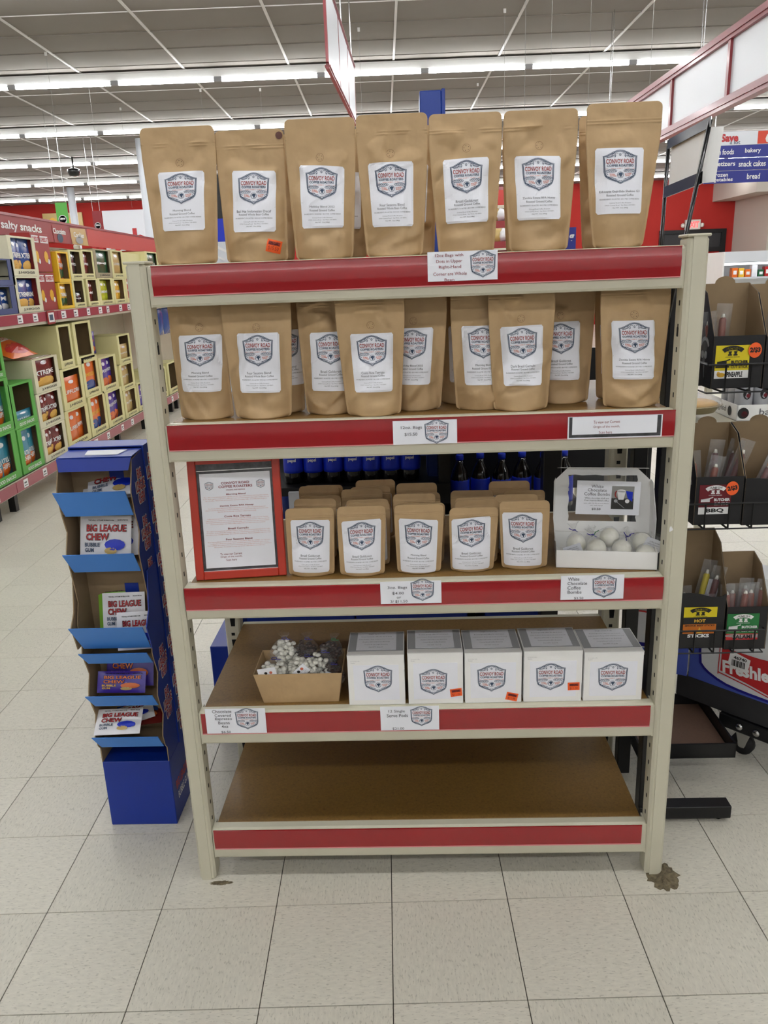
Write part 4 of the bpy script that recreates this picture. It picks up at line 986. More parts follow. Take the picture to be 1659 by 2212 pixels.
b.slab([(.07, .03, TOPZ-.001), (.16, .03, TOPZ-.001), (.17, .08, TOPZ+.001), (.06, .08, TOPZ+.001)], (0, 0, 1), .003, 'fresh_white'); b.build('canopy', gd)
b = MB()
def blc(cx, cz, w, h):
    G = G2()
    for t_, dz, ww, hh in (('BIG', .33, .48, .27), ('LEAGUE', 0, 1, .29), ('CHEW', -.34, .72, .29)):
        G.text(t_, cx+ (0.02*w if t_ == 'CHEW' else 0), cz+dz*h, ww*w*1.12, hh*h*1.22, 'ink_white', .06)
    H_ = G2()
    for t_, dz, ww, hh in (('BIG', .33, .48, .27), ('LEAGUE', 0, 1, .29), ('CHEW', -.34, .72, .29)): H_.text(t_, cx+(0.02*w if t_ == 'CHEW' else 0), cz+dz*h, ww*w*.98, hh*h, 'fresh_red', .025)
    return G, H_
for z in (1.08, .95, .82, .69, .56, .43, .31):
    G, H_ = blc(.146, z, .082, .112)
    stick(b, G, (GW+.004, 0, 0), (0, 1, 0), (0, 0, 1), (1, 0, 0), .0004); stick(b, H_, (GW+.004, 0, 0), (0, 1, 0), (0, 0, 1), (1, 0, 0), .0010)
b.build('side_lettering', sh, kind='stuff')
b = MB()
for z in (1.06, .925, .80, .665, .53, .395):
    G, H_ = blc(.050, z, .070, .100)
    stick(b, G, (GW, 0, 0), (0, 1, 0), (0, 0, 1), (1, 0, 0), .0006); stick(b, H_, (GW, 0, 0), (0, 1, 0), (0, 0, 1), (1, 0, 0), .0012)
b.build('side_lettering', gd, kind='stuff')
for i, (zt, zb) in enumerate(LIPS):
    big = i == 2; y1 = -.062 if big else -.040; b = MB()
    top = TOPZ-.02 if i == 0 else LIPS[i-1][1]-.006
    bk = .082
    b.slab([(.003, bk, zb), (GW-.003, bk, zb), (GW-.003, bk, top), (.003, bk, top)], (0, 1, 0), .002, 'card_brown')
    b.slab([(.003, -.01, zb), (GW-.003, -.01, zb), (GW-.003, bk, zb), (.003, bk, zb)], (0, 0, 1), .002, 'card_brown')
    if big:
        for x in (-.006, GW+.002): b.slab([(x, bk, zb), (x, -.03, zb), (x, y1+.01, zt-.005), (x, -.02, zt+.03), (x, .01, top-.008), (x, bk, top-.008)], (1, 0, 0), .003, 'card_brown' if x < 0 else 'blue_card')
    tr = b.build('tray', gd)
    b = MB(); e = .008 if big else .002
    b.slab([(-e+.016, -.018, zb-.004), (GW-.004, -.018, zb-.004), (GW+e-.012, y1, zt-.002), (-e, y1, zt-.002)], (0, .9, .3), .003, 'blue_lip'); b.build('lip', tr)
    if i in (0, 2):
        b = MB(); b.box(.11, .15, bk-.001, bk, top-.06 if i == 0 else zt+.045, top-.035 if i == 0 else zt+.075, 'blue_card'); b.build('tab_slot', tr)

def gum_pouch(label, x, y, z, rx, rz2, ry2, col='foil_white', seed=1, w=.128, h=.105, txt='fresh_red', thick=.014):
    o = thing('gum_pouch', label, 'gum pouch', (0, 0, 0), 0, 'bubble gum pouches in the display')
    o.matrix_world = Matrix.Translation(wld(-.382+x-.004, .229+y, z+.014)) @ Matrix.Rotation(RYAW+rz2, 4, 'Z') @ Matrix.Rotation(rx, 4, 'X') @ Matrix.Rotation(ry2, 4, 'Y')
    w, h = w*1.12, h*1.12; G = G2(); dk = 'ink_navy' if col == 'foil_white' else 'foil_yellow'
    G.text('THE HALL OF FAME BUBBLE GUM', -.012, h*.90, w*.5, .0035, 'ink_black', .03, 1); G.text('MADE IN THE USA', w*.34, h*.905, w*.2, .0035, 'ink_black', .03, 1)
    G.text('BIG LEAGUE', .004, h*.72, w*.78, h*.17, 'ink_black', .05); G.text('CHEW', -w*.14, h*.52, w*.46, h*.17, 'ink_black', .05)
    G.text('BIG LEAGUE', .004, h*.72, w*.76, h*.15, txt, .02); G.text('CHEW', -w*.14, h*.52, w*.44, h*.15, txt, .02)
    G.text('BUBBLE', -w*.24, h*.34, w*.3, h*.09, dk, .03); G.text('GUM', -w*.3, h*.22, w*.18, h*.09, dk, .03)
    G.items.append(gdisc(w*.2, h*.34, w*.2, h*.13, 'bottle_blue' if col == 'foil_white' else 'foil_orange', 12, 3)); G.items.append(gdisc(w*.12, h*.2, w*.12, h*.08, 'foil_tan', 12, 3))
    m1, p = pillow(w, h, thick, col, seed, .0025, G); m1.build('pouch', o); p.build('print', o); return o
GP = gum_pouch
GP('white gum pouch lying tilted in the top tray of the blue display', .135, .035, 1.018, -.95, -.05, -.22, seed=1, w=.13)
GP('white gum pouch lying under another in the top display tray', .115, .040, 1.008, -1.15, .05, -.15, seed=2, w=.125)
GP('white gum pouch standing in front in the second display tray', .098, .012, .845, -.30, 0, .03, seed=3, w=.128, h=.108)
GP('white gum pouch standing behind another in the second display tray', .118, .034, .845, -.28, .04, -.05, seed=4, w=.125, h=.106)
GP('green gum pouch standing in the third display tray', .105, .050, .622, -.35, .0, -.06, 'lime', seed=5, w=.12, h=.105)
GP('white gum pouch in front of the green one in the third display tray', .118, .026, .620, -.30, .0, -.02, seed=6, w=.11, h=.10)
GP('white gum pouch hanging low at the right of the third display tray', .155, .000, .575, -.10, .3, .08, seed=7, w=.09, h=.10)
GP('purple gum pouch leaning at the back of the fifth display tray', .105, .040, .440, -.35, 0, .02, 'foil_purple', seed=8, w=.125, h=.10, txt='foil_orange')
GP('purple gum pouch lying in front in the fifth display tray', .090, .004, .436, -.45, .05, .04, 'foil_purple', seed=9, w=.125, h=.055, txt='foil_orange')
GP('navy gum pouch at the back of the lowest display tray', .110, .050, .305, -.70, .0, -.18, 'foil_blue', seed=10, w=.11, h=.09)
GP('dark red gum pouch in the middle of the lowest display tray', .120, .025, .315, -1.2, .1, -.08, 'foil_maroon', seed=11, w=.12, h=.08)
GP('white gum pouch poking out over the lip of the lowest display tray', .075, -.034, .322, -.9, .0, -.03, seed=12, w=.12, h=.07)
GP('white gum pouch crossing over the others in the lowest display tray', .105, .018, .326, -1.1, .1, -.30, seed=13, w=.12, h=.06)

# ================================================================== LEFT SNACK AISLE (shelving run along x = GX)
GX = -2.73
run = thing('snack_shelving', 'long cream two-tier snack shelving run along the left aisle', 'shelving', (GX, 3.0, 0), math.pi/2)
# local x = along the aisle (away), local -y = towards the aisle
def gx(px, py):
    p = at_x(px, py, GX); return p.y, p.z
Y0, Y1 = 0.3, 11.5
b = MB()
for k in range(10):
    x = .2+1.22*k
    b.box(x-.03, x+.03, .62, .68, 0, 1.9, 'cream')
b = None
ZB, ZU = .245, 1.42
for k in range(10):
    x0 = -.3+1.22*k; q = MB(); q.bbox(x0-.025, x0+.025, .60, .66, 0, 2.05, 'cream', .004); q.build('upright', run)
    q = MB(); q.box(x0+.002, x0+1.218, -.012, .60, ZB-.03, ZB, 'cream'); q.box(x0+.002, x0+1.218, -.014, .0, ZB-.095, ZB, 'cream'); q.build('base_shelf', run)
    q = MB(); q.box(x0+.004, x0+1.216, -.022, -.014, ZB-.088, ZB-.008, 'strip_plum'); q.build('price_strip', run)
    q = MB(); q.box(x0+.002, x0+1.218, .12, .60, ZU-.03, ZU, 'cream'); q.box(x0+.002, x0+1.218, -.012, .12, ZU-.03, ZU, 'cream'); q.box(x0+.002, x0+1.218, -.014, .0, ZU-.10, ZU, 'cream'); q.build('upper_shelf', run)
    q = MB(); q.box(x0+.004, x0+1.216, -.022, -.014, ZU-.078, ZU-.006, 'strip_plum'); q.build('price_strip', run)
    q = MB()
    for s_ in (.06, 1.0): q.box(x0+s_, x0+s_+.05, .04, .09, 0, ZB-.09, 'black_metal')
    q.build('feet', run, kind='stuff')
    q = MB(); q.box(x0, x0+1.22, .605, .62, ZB, 2.0, 'cream'); q.build('back_panel', run)
q = MB(); rn = random.Random(3)
for zz, n in ((ZU-.042, 34), (ZB-.048, 26)):
    for k in range(n):
        x = -.2+.30*k*(34/n)+rn.uniform(-.08, .08); q.box(x, x+rn.uniform(.07, .1), -.0245, -.022, zz-.03, zz+.03, 'ink_white'); q.box(x+.01, x+.05, -.0252, -.0245, zz, zz+.012, 'ink_grey'); q.box(x+.01, x+.06, -.0252, -.0245, zz-.018, zz-.012, 'ink_grey')
q.build('shelf_tags', run, kind='stuff')
p = gx(102, 685); q = MB(); q.box(p[0]-3-.07, p[0]-3+.07, -.034, -.026, ZU-.105, ZU+.0, 'cheez_red'); q.box(p[0]-3-.055, p[0]-3+.055, -.036, -.034, ZU-.09, ZU-.015, 'ink_white'); q.box(p[0]-3-.04, p[0]-3+.03, -.0366, -.036, ZU-.075, ZU-.03, 'ink_navy'); q.build('framed_price_tag', run)
# header banner
HX = -2.98
hz0, hz1 = at_x(0, 520, HX), at_x(0, 455, HX)
hd = thing('aisle_banner', 'long red salty snacks banner above the left snack shelving', 'banner', (HX, 3.2, 0), math.pi/2)
zb_, zt_ = at_x(200, 528, HX).z-.02, at_x(100, 479, HX).z
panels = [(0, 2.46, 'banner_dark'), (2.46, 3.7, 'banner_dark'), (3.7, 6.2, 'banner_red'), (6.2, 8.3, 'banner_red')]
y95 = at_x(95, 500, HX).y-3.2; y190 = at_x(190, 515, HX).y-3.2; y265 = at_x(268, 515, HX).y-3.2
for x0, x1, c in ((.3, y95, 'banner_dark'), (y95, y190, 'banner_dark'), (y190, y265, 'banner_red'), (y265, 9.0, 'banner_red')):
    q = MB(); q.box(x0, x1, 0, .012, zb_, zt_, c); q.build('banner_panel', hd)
q = MB(); q.box(.3, 9.0, -.006, .018, zt_, zt_+.02, 'frame_red'); q.build('top_rail', hd)
ya, yb = at_x(2, 490, HX).y-3.2, at_x(89, 495, HX).y-3.2
q = MB(); G = G2(); hh = zt_-zb_; G.text('salty snacks', (ya+yb)/2, zb_+hh*.52, yb-ya, hh*.50, 'ink_white', .025); stick(q, G, (0, 0, 0), (1, 0, 0), (0, 0, 1), (0, -1, 0), .002); q.build('lettering', hd)
q = MB(); G = G2(); yc = at_x(128, 505, HX).y-3.2; yd = at_x(170, 512, HX).y-3.2
G.poly([(yc-.14, zb_), (yc-.17, zt_-.01), (yc+.16, zt_-.01), (yc+.15, zb_)], 'cheez_red'); G.poly([(yd-.2, zb_), (yd-.22, zt_-.02), (yd+.2, zt_-.01), (yd+.24, zb_)], 'foil_tan'); stick(q, G, (0, 0, 0), (1, 0, 0), (0, 0, 1), (0, -1, 0), .002)
G = G2(); G.text('Chocolate', yc, zb_+hh*.6, .30, .05, 'ink_white', .03); G.disc(yc, zb_+hh*.25, .07, 'ink_navy', 12, .04); G.text('Cookies', yd, zb_+hh*.55, .28, .05, 'ink_white', .03); G.disc(yd, zb_+hh*.25, .1, 'paper_grey', 12, .035); stick(q, G, (0, 0, 0), (1, 0, 0), (0, 0, 1), (0, -1, 0), .004); q.build('pictures', hd)

PREV = [0]
def carton(label, BLp, TRp, col, win=(.14, .12, .18, .06), text='J.HIGGS', depth=.32, fill=None, tcol='ink_black', dark='card_brown_dark', back=0.0, group='display cartons of the snack shelving', zfix=None, n=2, fillh=.8, kind=0, solid=False):
    y0, z0 = gx(*BLp); TRp = (TRp[0]-.115*(BLp[1]-TRp[1]), TRp[1]); y1, z1 = gx(*TRp); y1 = max(y1, y0+.18)
    if zfix == 'base': zfix = ZB+.002
    elif zfix == 'prev': zfix = PREV[0]
    if zfix is not None: z1 += zfix-z0; z0 = zfix
    w, h = y1-y0, z1-z0; PREV[0] = z1+.002; o = thing('display_carton', label, 'carton', (GX-back, y0, z0), math.pi/2, group)
    t = .006; wl, wr, wb, wt = win; wl *= w; wr *= w; wb *= h; wt *= h; b = MB()
    if solid: b.box(0, w, 0, depth, 0, h, col)
    else:
        b.box(0, wl, 0, t, 0, h, col); b.box(w-wr, w, 0, t, 0, h, col); b.box(wl, w-wr, 0, t, 0, wb, col)
        if wt > .002: b.box(wl, w-wr, 0, t, h-wt, h, col)
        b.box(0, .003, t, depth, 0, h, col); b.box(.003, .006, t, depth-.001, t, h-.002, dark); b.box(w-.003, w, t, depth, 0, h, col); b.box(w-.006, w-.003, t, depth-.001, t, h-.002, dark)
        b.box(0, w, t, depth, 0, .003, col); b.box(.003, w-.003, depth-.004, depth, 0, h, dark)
        if wt > .002: b.box(0, w, t, depth, h-.003, h, col)
    b.build('carton_body', o)
    if text:
        G = G2(); q = MB(); G.text(text, w*.52, wb*.48, min(w*.62, .30), min(wb*.42, .045), tcol, .02); stick(q, G, (0, 0, 0), (1, 0, 0), (0, 0, 1), (0, -1, 0), .001); q.build('print', o)
    return o, y0, z0, w, h
def snack_bag(label, y, z, w, h, d, depth, col, lines, seed, rot=0, low=None, tilt=0, group='snack bags in the aisle cartons'):
    o = thing('snack_bag', label, 'snack bag', (GX-depth, y, z), math.pi/2+rot, group); o.rotation_euler[0] = tilt
    G = G2()
    if low: G.items.append(gdisc(0, h*.22, w*.40, h*.17, low, 12, 3))
    G.items.append(gdisc(0, h*.82, w*.14, h*.06, 'foil_white', 10, 2))
    for (t_, cy, tw, thh, c) in lines: G.text(t_, 0, h*cy, w*tw, h*thh, c, .03)
    m1, p = pillow(w, h, d, col, seed, .006, G, 8, 10); m1.build('bag', o); p.build('print', o); return o
XT = [('XTREME', .52, .86, .15, 'ink_white')]
def fill_bags(c, n, col, lines, low=None, hfrac=.80, seed=1, desc='', depthy=.07):
    o, y0, z0, w, h = c; bwid = (w*.86)/n*(1.38 if n > 1 else 1.05)
    for k in range(n):
        cx = w*.14+(w*.72)*(k+.5)/n
        pos = [('',), ('near ', 'far '), ('near ', 'middle ', 'far ')][n-1][k]
        snack_bag('%s%s' % (pos, desc), y0+cx, z0+.012+h*.02, bwid, h*hfrac, .05, .036+.022*(k % 2)+.004*k, col, lines, seed+k, 0, low)
GRN = dict(col='green_carton', text='GOOD SNACKS', tcol='ink_white', win=(.16, .14, .17, .05))
c = carton('green carton of tortilla chips, bottom left corner of the aisle', (-20, 1087), (51, 944), zfix='base', **GRN); TOR = [('TORTILLA', .45, .8, .12, 'ink_white'), ('CHIPS', .30, .6, .12, 'ink_white')]
fill_bags(c, 2, 'foil_teal', TOR, 'foil_orange', .85, 1, 'teal tortilla chip bag in the bottom left green carton')
c = carton('green carton at left edge on the middle level of the stack', (-20, 964), (33, 830), zfix='prev', **GRN); fill_bags(c, 2, 'foil_teal', TOR, 'foil_orange', .85, 7, 'teal tortilla chip bag in the middle left green carton')
c = carton('green carton at left edge on the third level', (-26, 842), (13, 740), zfix='prev', **GRN)
c = carton('green carton second from left on the bottom of the aisle stack', (54, 1037), (98, 920), zfix='base', **GRN); fill_bags(c, 2, 'foil_teal', TOR, 'foil_orange', .85, 4, 'teal tortilla chip bag in the second bottom green carton')
c = carton('empty-looking green carton above the second bottom one', (34, 938), (82, 826), zfix='prev', **GRN); fill_bags(c, 1, 'foil_teal', TOR, None, .30, 9, 'low teal chip bag inside the nearly empty green carton')
BG = dict(col='beige_carton', win=(.12, .12, .18, .05)); CR = dict(col='cream_carton', win=(.14, .12, .18, .05))
c = carton('cream carton of maroon chips on the bottom beside the green ones', (101, 1003), (150, 909), zfix='base', **BG); fill_bags(c, 3, 'foil_maroon', XT, 'chip', .85, 11, 'maroon chip bag in the bottom cream carton')
c = carton('cream carton of maroon chips on the middle level', (89, 930), (140, 838), zfix='prev', **BG); fill_bags(c, 3, 'foil_maroon', XT, 'chip', .85, 15, 'maroon chip bag in the middle cream carton')
c = carton('large cream carton with an orange bag lying on its top', (80, 853), (132, 766), depth=.55, zfix='prev', **BG); fill_bags(c, 1, 'foil_maroon', [('XTREME', .52, .86, .15, 'ink_white'), ('BACON CHEDDAR', .36, .5, .04, 'foil_yellow')], 'chip', .95, 19, 'large maroon chip bag under the lying orange bag')
c0 = c
o = snack_bag('orange snack bag lying flat on top of a cream carton', c0[1]+.0, c0[2]+c0[4]+.03, .46, .34, .13, .04, 'foil_orange', [('CHEESE PUFFS', .55, .75, .14, 'ink_white')], 77, .0, 'foil_red', -1.15)
c = carton('cream carton of puffcorn at the bottom, middle of the aisle stack', (152, 975), (200, 873), zfix='base', **CR); fill_bags(c, 2, 'foil_orange', [('PUFFS', .5, .7, .12, 'ink_white')], None, .88, 23, 'orange puff bag in the bottom puffcorn carton')
c = carton('cream carton of puffcorn on the middle level', (141, 886), (186, 784), zfix='prev', **CR); fill_bags(c, 1, 'foil_orange', [('PUFFCORN', .5, .86, .14, 'ink_white')], None, .72, 26, 'orange puffcorn bag standing in the middle carton')
zpuff = PREV[0]
c = carton('tall empty cream carton left of its twin under the upper shelf', (133, 789), (160, 690), zfix=zpuff, depth=.5, **CR)
c = carton('tall empty cream carton right of its twin under the upper shelf', (167, 782), (204, 685), zfix=zpuff, depth=.5, **CR)
c = carton('cream carton of cheese curls at the bottom right of puffcorn', (202, 951), (237, 851), zfix='base', **CR); fill_bags(c, 2, 'foil_orange', [('CHEEZIES', .55, .8, .10, 'foil_yellow')], 'foil_blue', .9, 29, 'orange and blue curl bag in the bottom carton')
c = carton('cream carton of cheese curls on the middle level', (188, 867), (220, 772), zfix='prev', **CR); fill_bags(c, 1, 'foil_orange', [('CHEEZIES', .55, .8, .10, 'foil_yellow')], 'foil_blue', .9, 32, 'orange and blue curl bag in the middle carton')
c = carton('cream carton of purple snack bags at the bottom', (238, 929), (273, 838), zfix='base', **CR); fill_bags(c, 2, 'foil_purple', [('KRISPS', .6, .7, .10, 'ink_white')], 'foil_orange', .9, 35, 'purple snack bag in the bottom right carton')
c = carton('cream carton of purple snack bags on the middle level', (222, 849), (258, 763), zfix='prev', **CR); fill_bags(c, 2, 'foil_purple', [('KRISPS', .6, .7, .10, 'ink_white')], 'foil_orange', .9, 38, 'purple snack bag in the middle right carton')
for k, (px, py, r_) in enumerate(((214, 762, 0), (230, 764, .5), (241, 762, -.4))):
    y, z = gx(px, py); snack_bag('purple snack bag %s on top of the middle cartons' % ('upright at left', 'slumped in the middle', 'fallen at right')[k], y, c[2]+c[4]+.01, .24, .30 if k == 0 else .22, .10, .14+.05*k, 'foil_purple', [('KRISPS', .6, .6, .1, 'foil_orange')], 60+k, r_, 'foil_orange', 0)
c = carton('cream carton of tan chips at the bottom far end', (274, 909), (302, 837), zfix='base', **CR); fill_bags(c, 2, 'foil_tan', [('RIPPLES', .5, .7, .08, 'ink_white')], None, .9, 41, 'tan chip bag in the bottom far carton')
c = carton('cream carton of tan chips on the middle level at the far end', (264, 841), (293, 776), zfix='prev', **CR); fill_bags(c, 2, 'foil_tan', [('RIPPLES', .5, .7, .08, 'ink_white')], None, .9, 44, 'tan chip bag in the middle far carton')
c = carton('cream carton with tan bags spilling out, top of the far stack', (259, 783), (286, 714), zfix='prev', **CR); fill_bags(c, 1, 'foil_tan', [('RIPPLES', .5, .7, .08, 'ink_white')], None, .6, 47, 'tan chip bag slumping in the upper far carton', .02)
c = carton('last cream carton visible left of the rack post', (303, 896), (326, 826), zfix='base', **CR); fill_bags(c, 1, 'foil_purple', XT, None, .8, 49, 'purple bag in the last carton by the post')
# cartons seen through the rack, between its left post and the first bags
c = carton('cream carton seen through the rack on the second shelf level', (346, 870), (366, 796), zfix='base', **CR); c = carton('dark-windowed cream carton seen through the rack behind the first bag', (368, 857), (392, 780), zfix='base', **CR)
# upper shelf
UB = ZU+.001
DN = dict(col='denim_carton', text=None, win=(.1, .2, .2, .05), zfix=UB)
c = carton('dark blue carton at the left edge of the upper shelf', (-22, 684), (40, 617), **DN); fill_bags(c, 2, 'foil_blue', [('M', .6, .4, .2, 'ink_white')], 'foil_white', .8, 52, 'blue snack bag in the dark blue carton'); z2 = c[2]+c[4]+.002; DN['zfix'] = z2
c = carton('tan topped dark carton stacked at the left edge of the upper shelf', (-22, 617), (32, 560), **DN)
c = carton('cream carton of blue chips on the upper shelf, lower level', (40, 676), (93, 596), zfix=UB, **BG); fill_bags(c, 2, 'foil_blue', XT, 'chip', .85, 54, 'blue chip bag in the lower upper-shelf carton'); z3 = c[2]+c[4]+.002
c = carton('cream carton of blue chips stacked at the top left', (27, 594), (82, 512), zfix=z3, **BG); fill_bags(c, 3, 'foil_blue', XT, 'chip', .9, 57, 'blue chip bag in the top left carton')
def cracker(label, px, zf, H_=.24):
    y0, y1 = at_x(px[0], 668, GX).y, at_x(px[1], 660, GX).y; o = thing('cracker_box', label, 'cracker box', (GX-.02, y0, zf), math.pi/2, 'red cracker boxes on the upper shelf'); w = y1-y0; b = MB(); b.bbox(0, w-.004, 0, .16, 0, H_, 'cheez_red', .003); b.build('carton_body', o)
    G = G2(); G.rect(w*.12, w*.88, H_*.76, H_*.94, 'ink_white'); G.disc(w*.5, H_*.4, w*.2, 'foil_yellow', 8, H_*.16); G.disc(w*.7, H_*.28, w*.12, 'ink_white', 8, H_*.07); q = MB(); stick(q, G, (0, 0, 0), (1, 0, 0), (0, 0, 1), (0, -1, 0), .001); G = G2(); G.text('CHEEZ-IT', w*.5, H_*.85, w*.70, H_*.11, 'fresh_red', .03); stick(q, G, (0, 0, 0), (1, 0, 0), (0, 0, 1), (0, -1, 0), .003); q.build('print', o)
for k, px in enumerate(((94, 111), (111, 131))):
    for j in range(2): cracker('red cracker box, %s column, %s of the upper shelf pair' % (('near', 'far')[k], ('lower', 'upper')[j]), px, UB+.305*j, .30)
YC = dict(col='yellow_carton', text=None, win=(.1, .1, .12, .05))
c = carton('yellow carton of orange bags on the upper shelf, lower one', (133, 668), (161, 610), zfix=UB, **YC); fill_bags(c, 2, 'foil_yellow', XT, 'foil_green', .9, 64, 'yellow and green bag in the lower yellow carton'); z4 = c[2]+c[4]+.002
c = carton('yellow carton of orange bags on the upper shelf, upper one', (130, 611), (153, 546), zfix=z4, **YC); fill_bags(c, 2, 'foil_orange', XT, 'foil_green', .95, 67, 'orange and green bag in the upper yellow carton')
for i, (bl, tr_, cc_, txt, ds) in enumerate((((163, 664), (187, 602), 'foil_black', 'POP', 'nearly empty cream carton'), ((193, 660), (216, 600), 'foil_maroon', 'M', 'cream carton of maroon bags'), ((217, 657), (248, 598), 'foil_lime', 'LIME', 'cream carton of lime bags'), ((249, 655), (274, 600), 'foil_yellow', 'CORN', 'cream carton of yellow bags'), ((275, 653), (300, 597), 'foil_red', 'HOT', 'cream carton behind the rack post'))):
    c = carton('%s on the upper shelf, lower level of the row' % ds, bl, tr_, zfix=UB, **CR); fill_bags(c, 2 if i != 0 else 1, cc_, [(txt, .5, .6, .12, 'ink_white')], None, .85 if i else .5, 70+3*i, '%s bag in the lower carton row of the upper shelf' % cc_.replace('foil_', '').replace('_', ' ')); zz_ = c[2]+c[4]+.002
    cols_ = (('cream_carton', 'foil_black', 'POPCORN', 'cream carton of black popcorn bags'), ('cream_carton', 'foil_maroon', 'SKINNY', 'cream carton of maroon and white bags'), ('tan_carton', 'foil_green', 'M', 'tan carton with a green bag'), ('cream_carton', 'foil_tan', 'CORN', 'cream carton of tan bags'), ('cream_carton', 'foil_green', 'KETTLE', 'cream carton of green bags'))[i]
    bl2, tr2 = (((155, 602), (181, 541)), ((182, 600), (206, 540)), ((208, 597), (243, 537)), ((245, 600), (270, 541)), ((318, 590), (345, 538)))[i]
    kw = dict(CR); kw['col'] = cols_[0]
    c = carton('%s on the upper level, top shelf of the aisle' % cols_[3], bl2, tr2, zfix=zz_, **kw); fill_bags(c, 2 if i < 2 else 1, cols_[1], [(cols_[2], .5, .7, .1, 'ink_white')], None, .9, 90+3*i, '%s bag in the %s' % (cols_[1].replace('foil_', '').replace('_', ' '), cols_[3].split(' of')[0].split(' with')[0]+' number '+('one', 'two', 'three', 'four', 'five')[i]+' of the upper row'))
c = carton('long plain cream carton under the red banner at the far end', (262, 590), (318, 538), 'cream_carton', solid=True, text=None, zfix=zz_-.02, back=.06)
# goods seen through the rack to the left of the first bag
q = at_x(375, 725, GX)
for k in range(3):
    o = thing('snack_bag', '%s blue bag seen through the rack left of the first second-shelf bag' % ('near', 'middle', 'far')[k], 'snack bag', (GX-.1, 8.6+.35*k, .98), math.pi/2, 'blue bags seen through the rack'); m1, _ = pillow(.3, .38, .1, 'foil_blue', 130+k, .006, None, 6, 8); m1.build('bag', o)

# ================================================================== HANGING THINGS, COLUMNS, FAR WALL (left)
def column(name, label, px, y, r, ptop=None):
    p = at_y(px, 440, y); o = thing(name, label, 'column', (p.x, y, 0)); b = MB(); b.lathe([(r*1.3, 0), (r*1.3, .03), (r, .03), (r, CZ+.02)], 'panel_white', 16); b.build('shaft', o)
column('round_column', 'white round column behind the leftmost top shelf bag', 318, 12.9, .085)
column('square_post', 'slim white column far off at the left below the lights', 156, 19.2, .09)
# camera dome
p = at_z(160, 374, CZ-.28)
o = thing('dome_camera', 'small dark dome camera hanging among the lights at left', 'security camera', (p.x, p.y, CZ-.36)); b = MB(); b.lathe([(.02, .02), (.09, .03), (.12, .10), (.12, .14), (.05, .17)], 'black_gloss', 14); b.build('dome', o); b = MB(); b.tube([(0, 0, .16), (0, 0, .38)], .015, 'black_metal', 6); b.build('stem', o)
# hanging banners and wall signs
def hang_sign(label, pxa, pxb, y, col, txt, tcol, rot=0):
    a = at_y(*pxa, y); b_ = at_y(*pxb, y); w, h = abs(b_.x-a.x), abs(a.z-b_.z); o = thing('hanging_sign', label, 'sign', (a.x, y, b_.z), rot)
    b = MB(); b.box(0, w, 0, .012, 0, h, col); b.build('board', o)
    q = MB(); G = G2(); G.disc(w*.5, h*.42, w*.36, 'ink_white', 20); G.disc(w*.5, h*.42, w*.31, 'sign_blue' if tcol == 'b' else 'ink_navy', 20); stick(q, G, (0, 0, 0), (1, 0, 0), (0, 0, 1), (0, -1, 0), .001); G = G2(); G.text(txt, w*.5, h*.44, w*.44, w*.17, 'ink_white', .03); stick(q, G, (0, 0, 0), (1, 0, 0), (0, 0, 1), (0, -1, 0), .003); q.build('print', o)
    b = MB(); b.tube([(w*.1, .006, h), (w*.1, .006, CZ-b_.z)], .004, 'chrome', 5); b.tube([(w*.9, .006, h), (w*.9, .006, CZ-b_.z)], .004, 'chrome', 5); b.build('hanging_wires', o, kind='stuff')
hang_sign('green save sign hanging over the left aisle', (118, 438), (152, 500), 10.5, 'green_carton', 'save', 'b')
hang_sign('dark red round-logo sign hanging right of the green one', (198, 456), (224, 510), 12.5, 'frame_red', 'save', 'n')
a, b_ = at_y(87, 461, 22.6), at_y(181, 520, 22.6); o = thing('food_photo_panel', 'orange food photo panel on the far red wall at left', 'wall panel', (a.x, 22.72, b_.z)); b = MB(); w, h = b_.x-a.x, a.z-b_.z; b.box(0, w, 0, .06, 0, h, 'foil_tan'); b.build('board', o); q = MB(); G = G2(); G.disc(w*.25, h*.6, w*.12, 'foil_yellow', 14, h*.25); G.disc(w*.75, h*.5, w*.16, 'chip', 14, h*.35); G.disc(w*.5, h*.3, w*.1, 'foil_orange', 12); stick(q, G, (0, 0, 0), (1, 0, 0), (0, 0, 1), (0, -1, 0), .004); q.build('print', o)
a, b_ = at_y(217, 455, 22.6), at_y(352, 522, 22.6); o = thing('fresh_meat_sign', 'long white wall sign with red lettering behind the left aisle', 'sign', (a.x, 22.70, b_.z-.2)); w, h = (b_.x-a.x)*1.0, a.z-b_.z+.2; b = MB(); b.box(0, w, 0, .08, 0, h, 'panel_white'); b.build('board', o)
q = MB(); G = G2(); xs_ = at_y(255, 500, 22.6).x-a.x; G.text('fresh meat', xs_+.9, .30, 3.6, .62, 'fresh_red', .03); stick(q, G, (0, 0, 0), (1, 0, 0), (0, 0, 1), (0, -1, 0), .01); q.build('lettering', o)
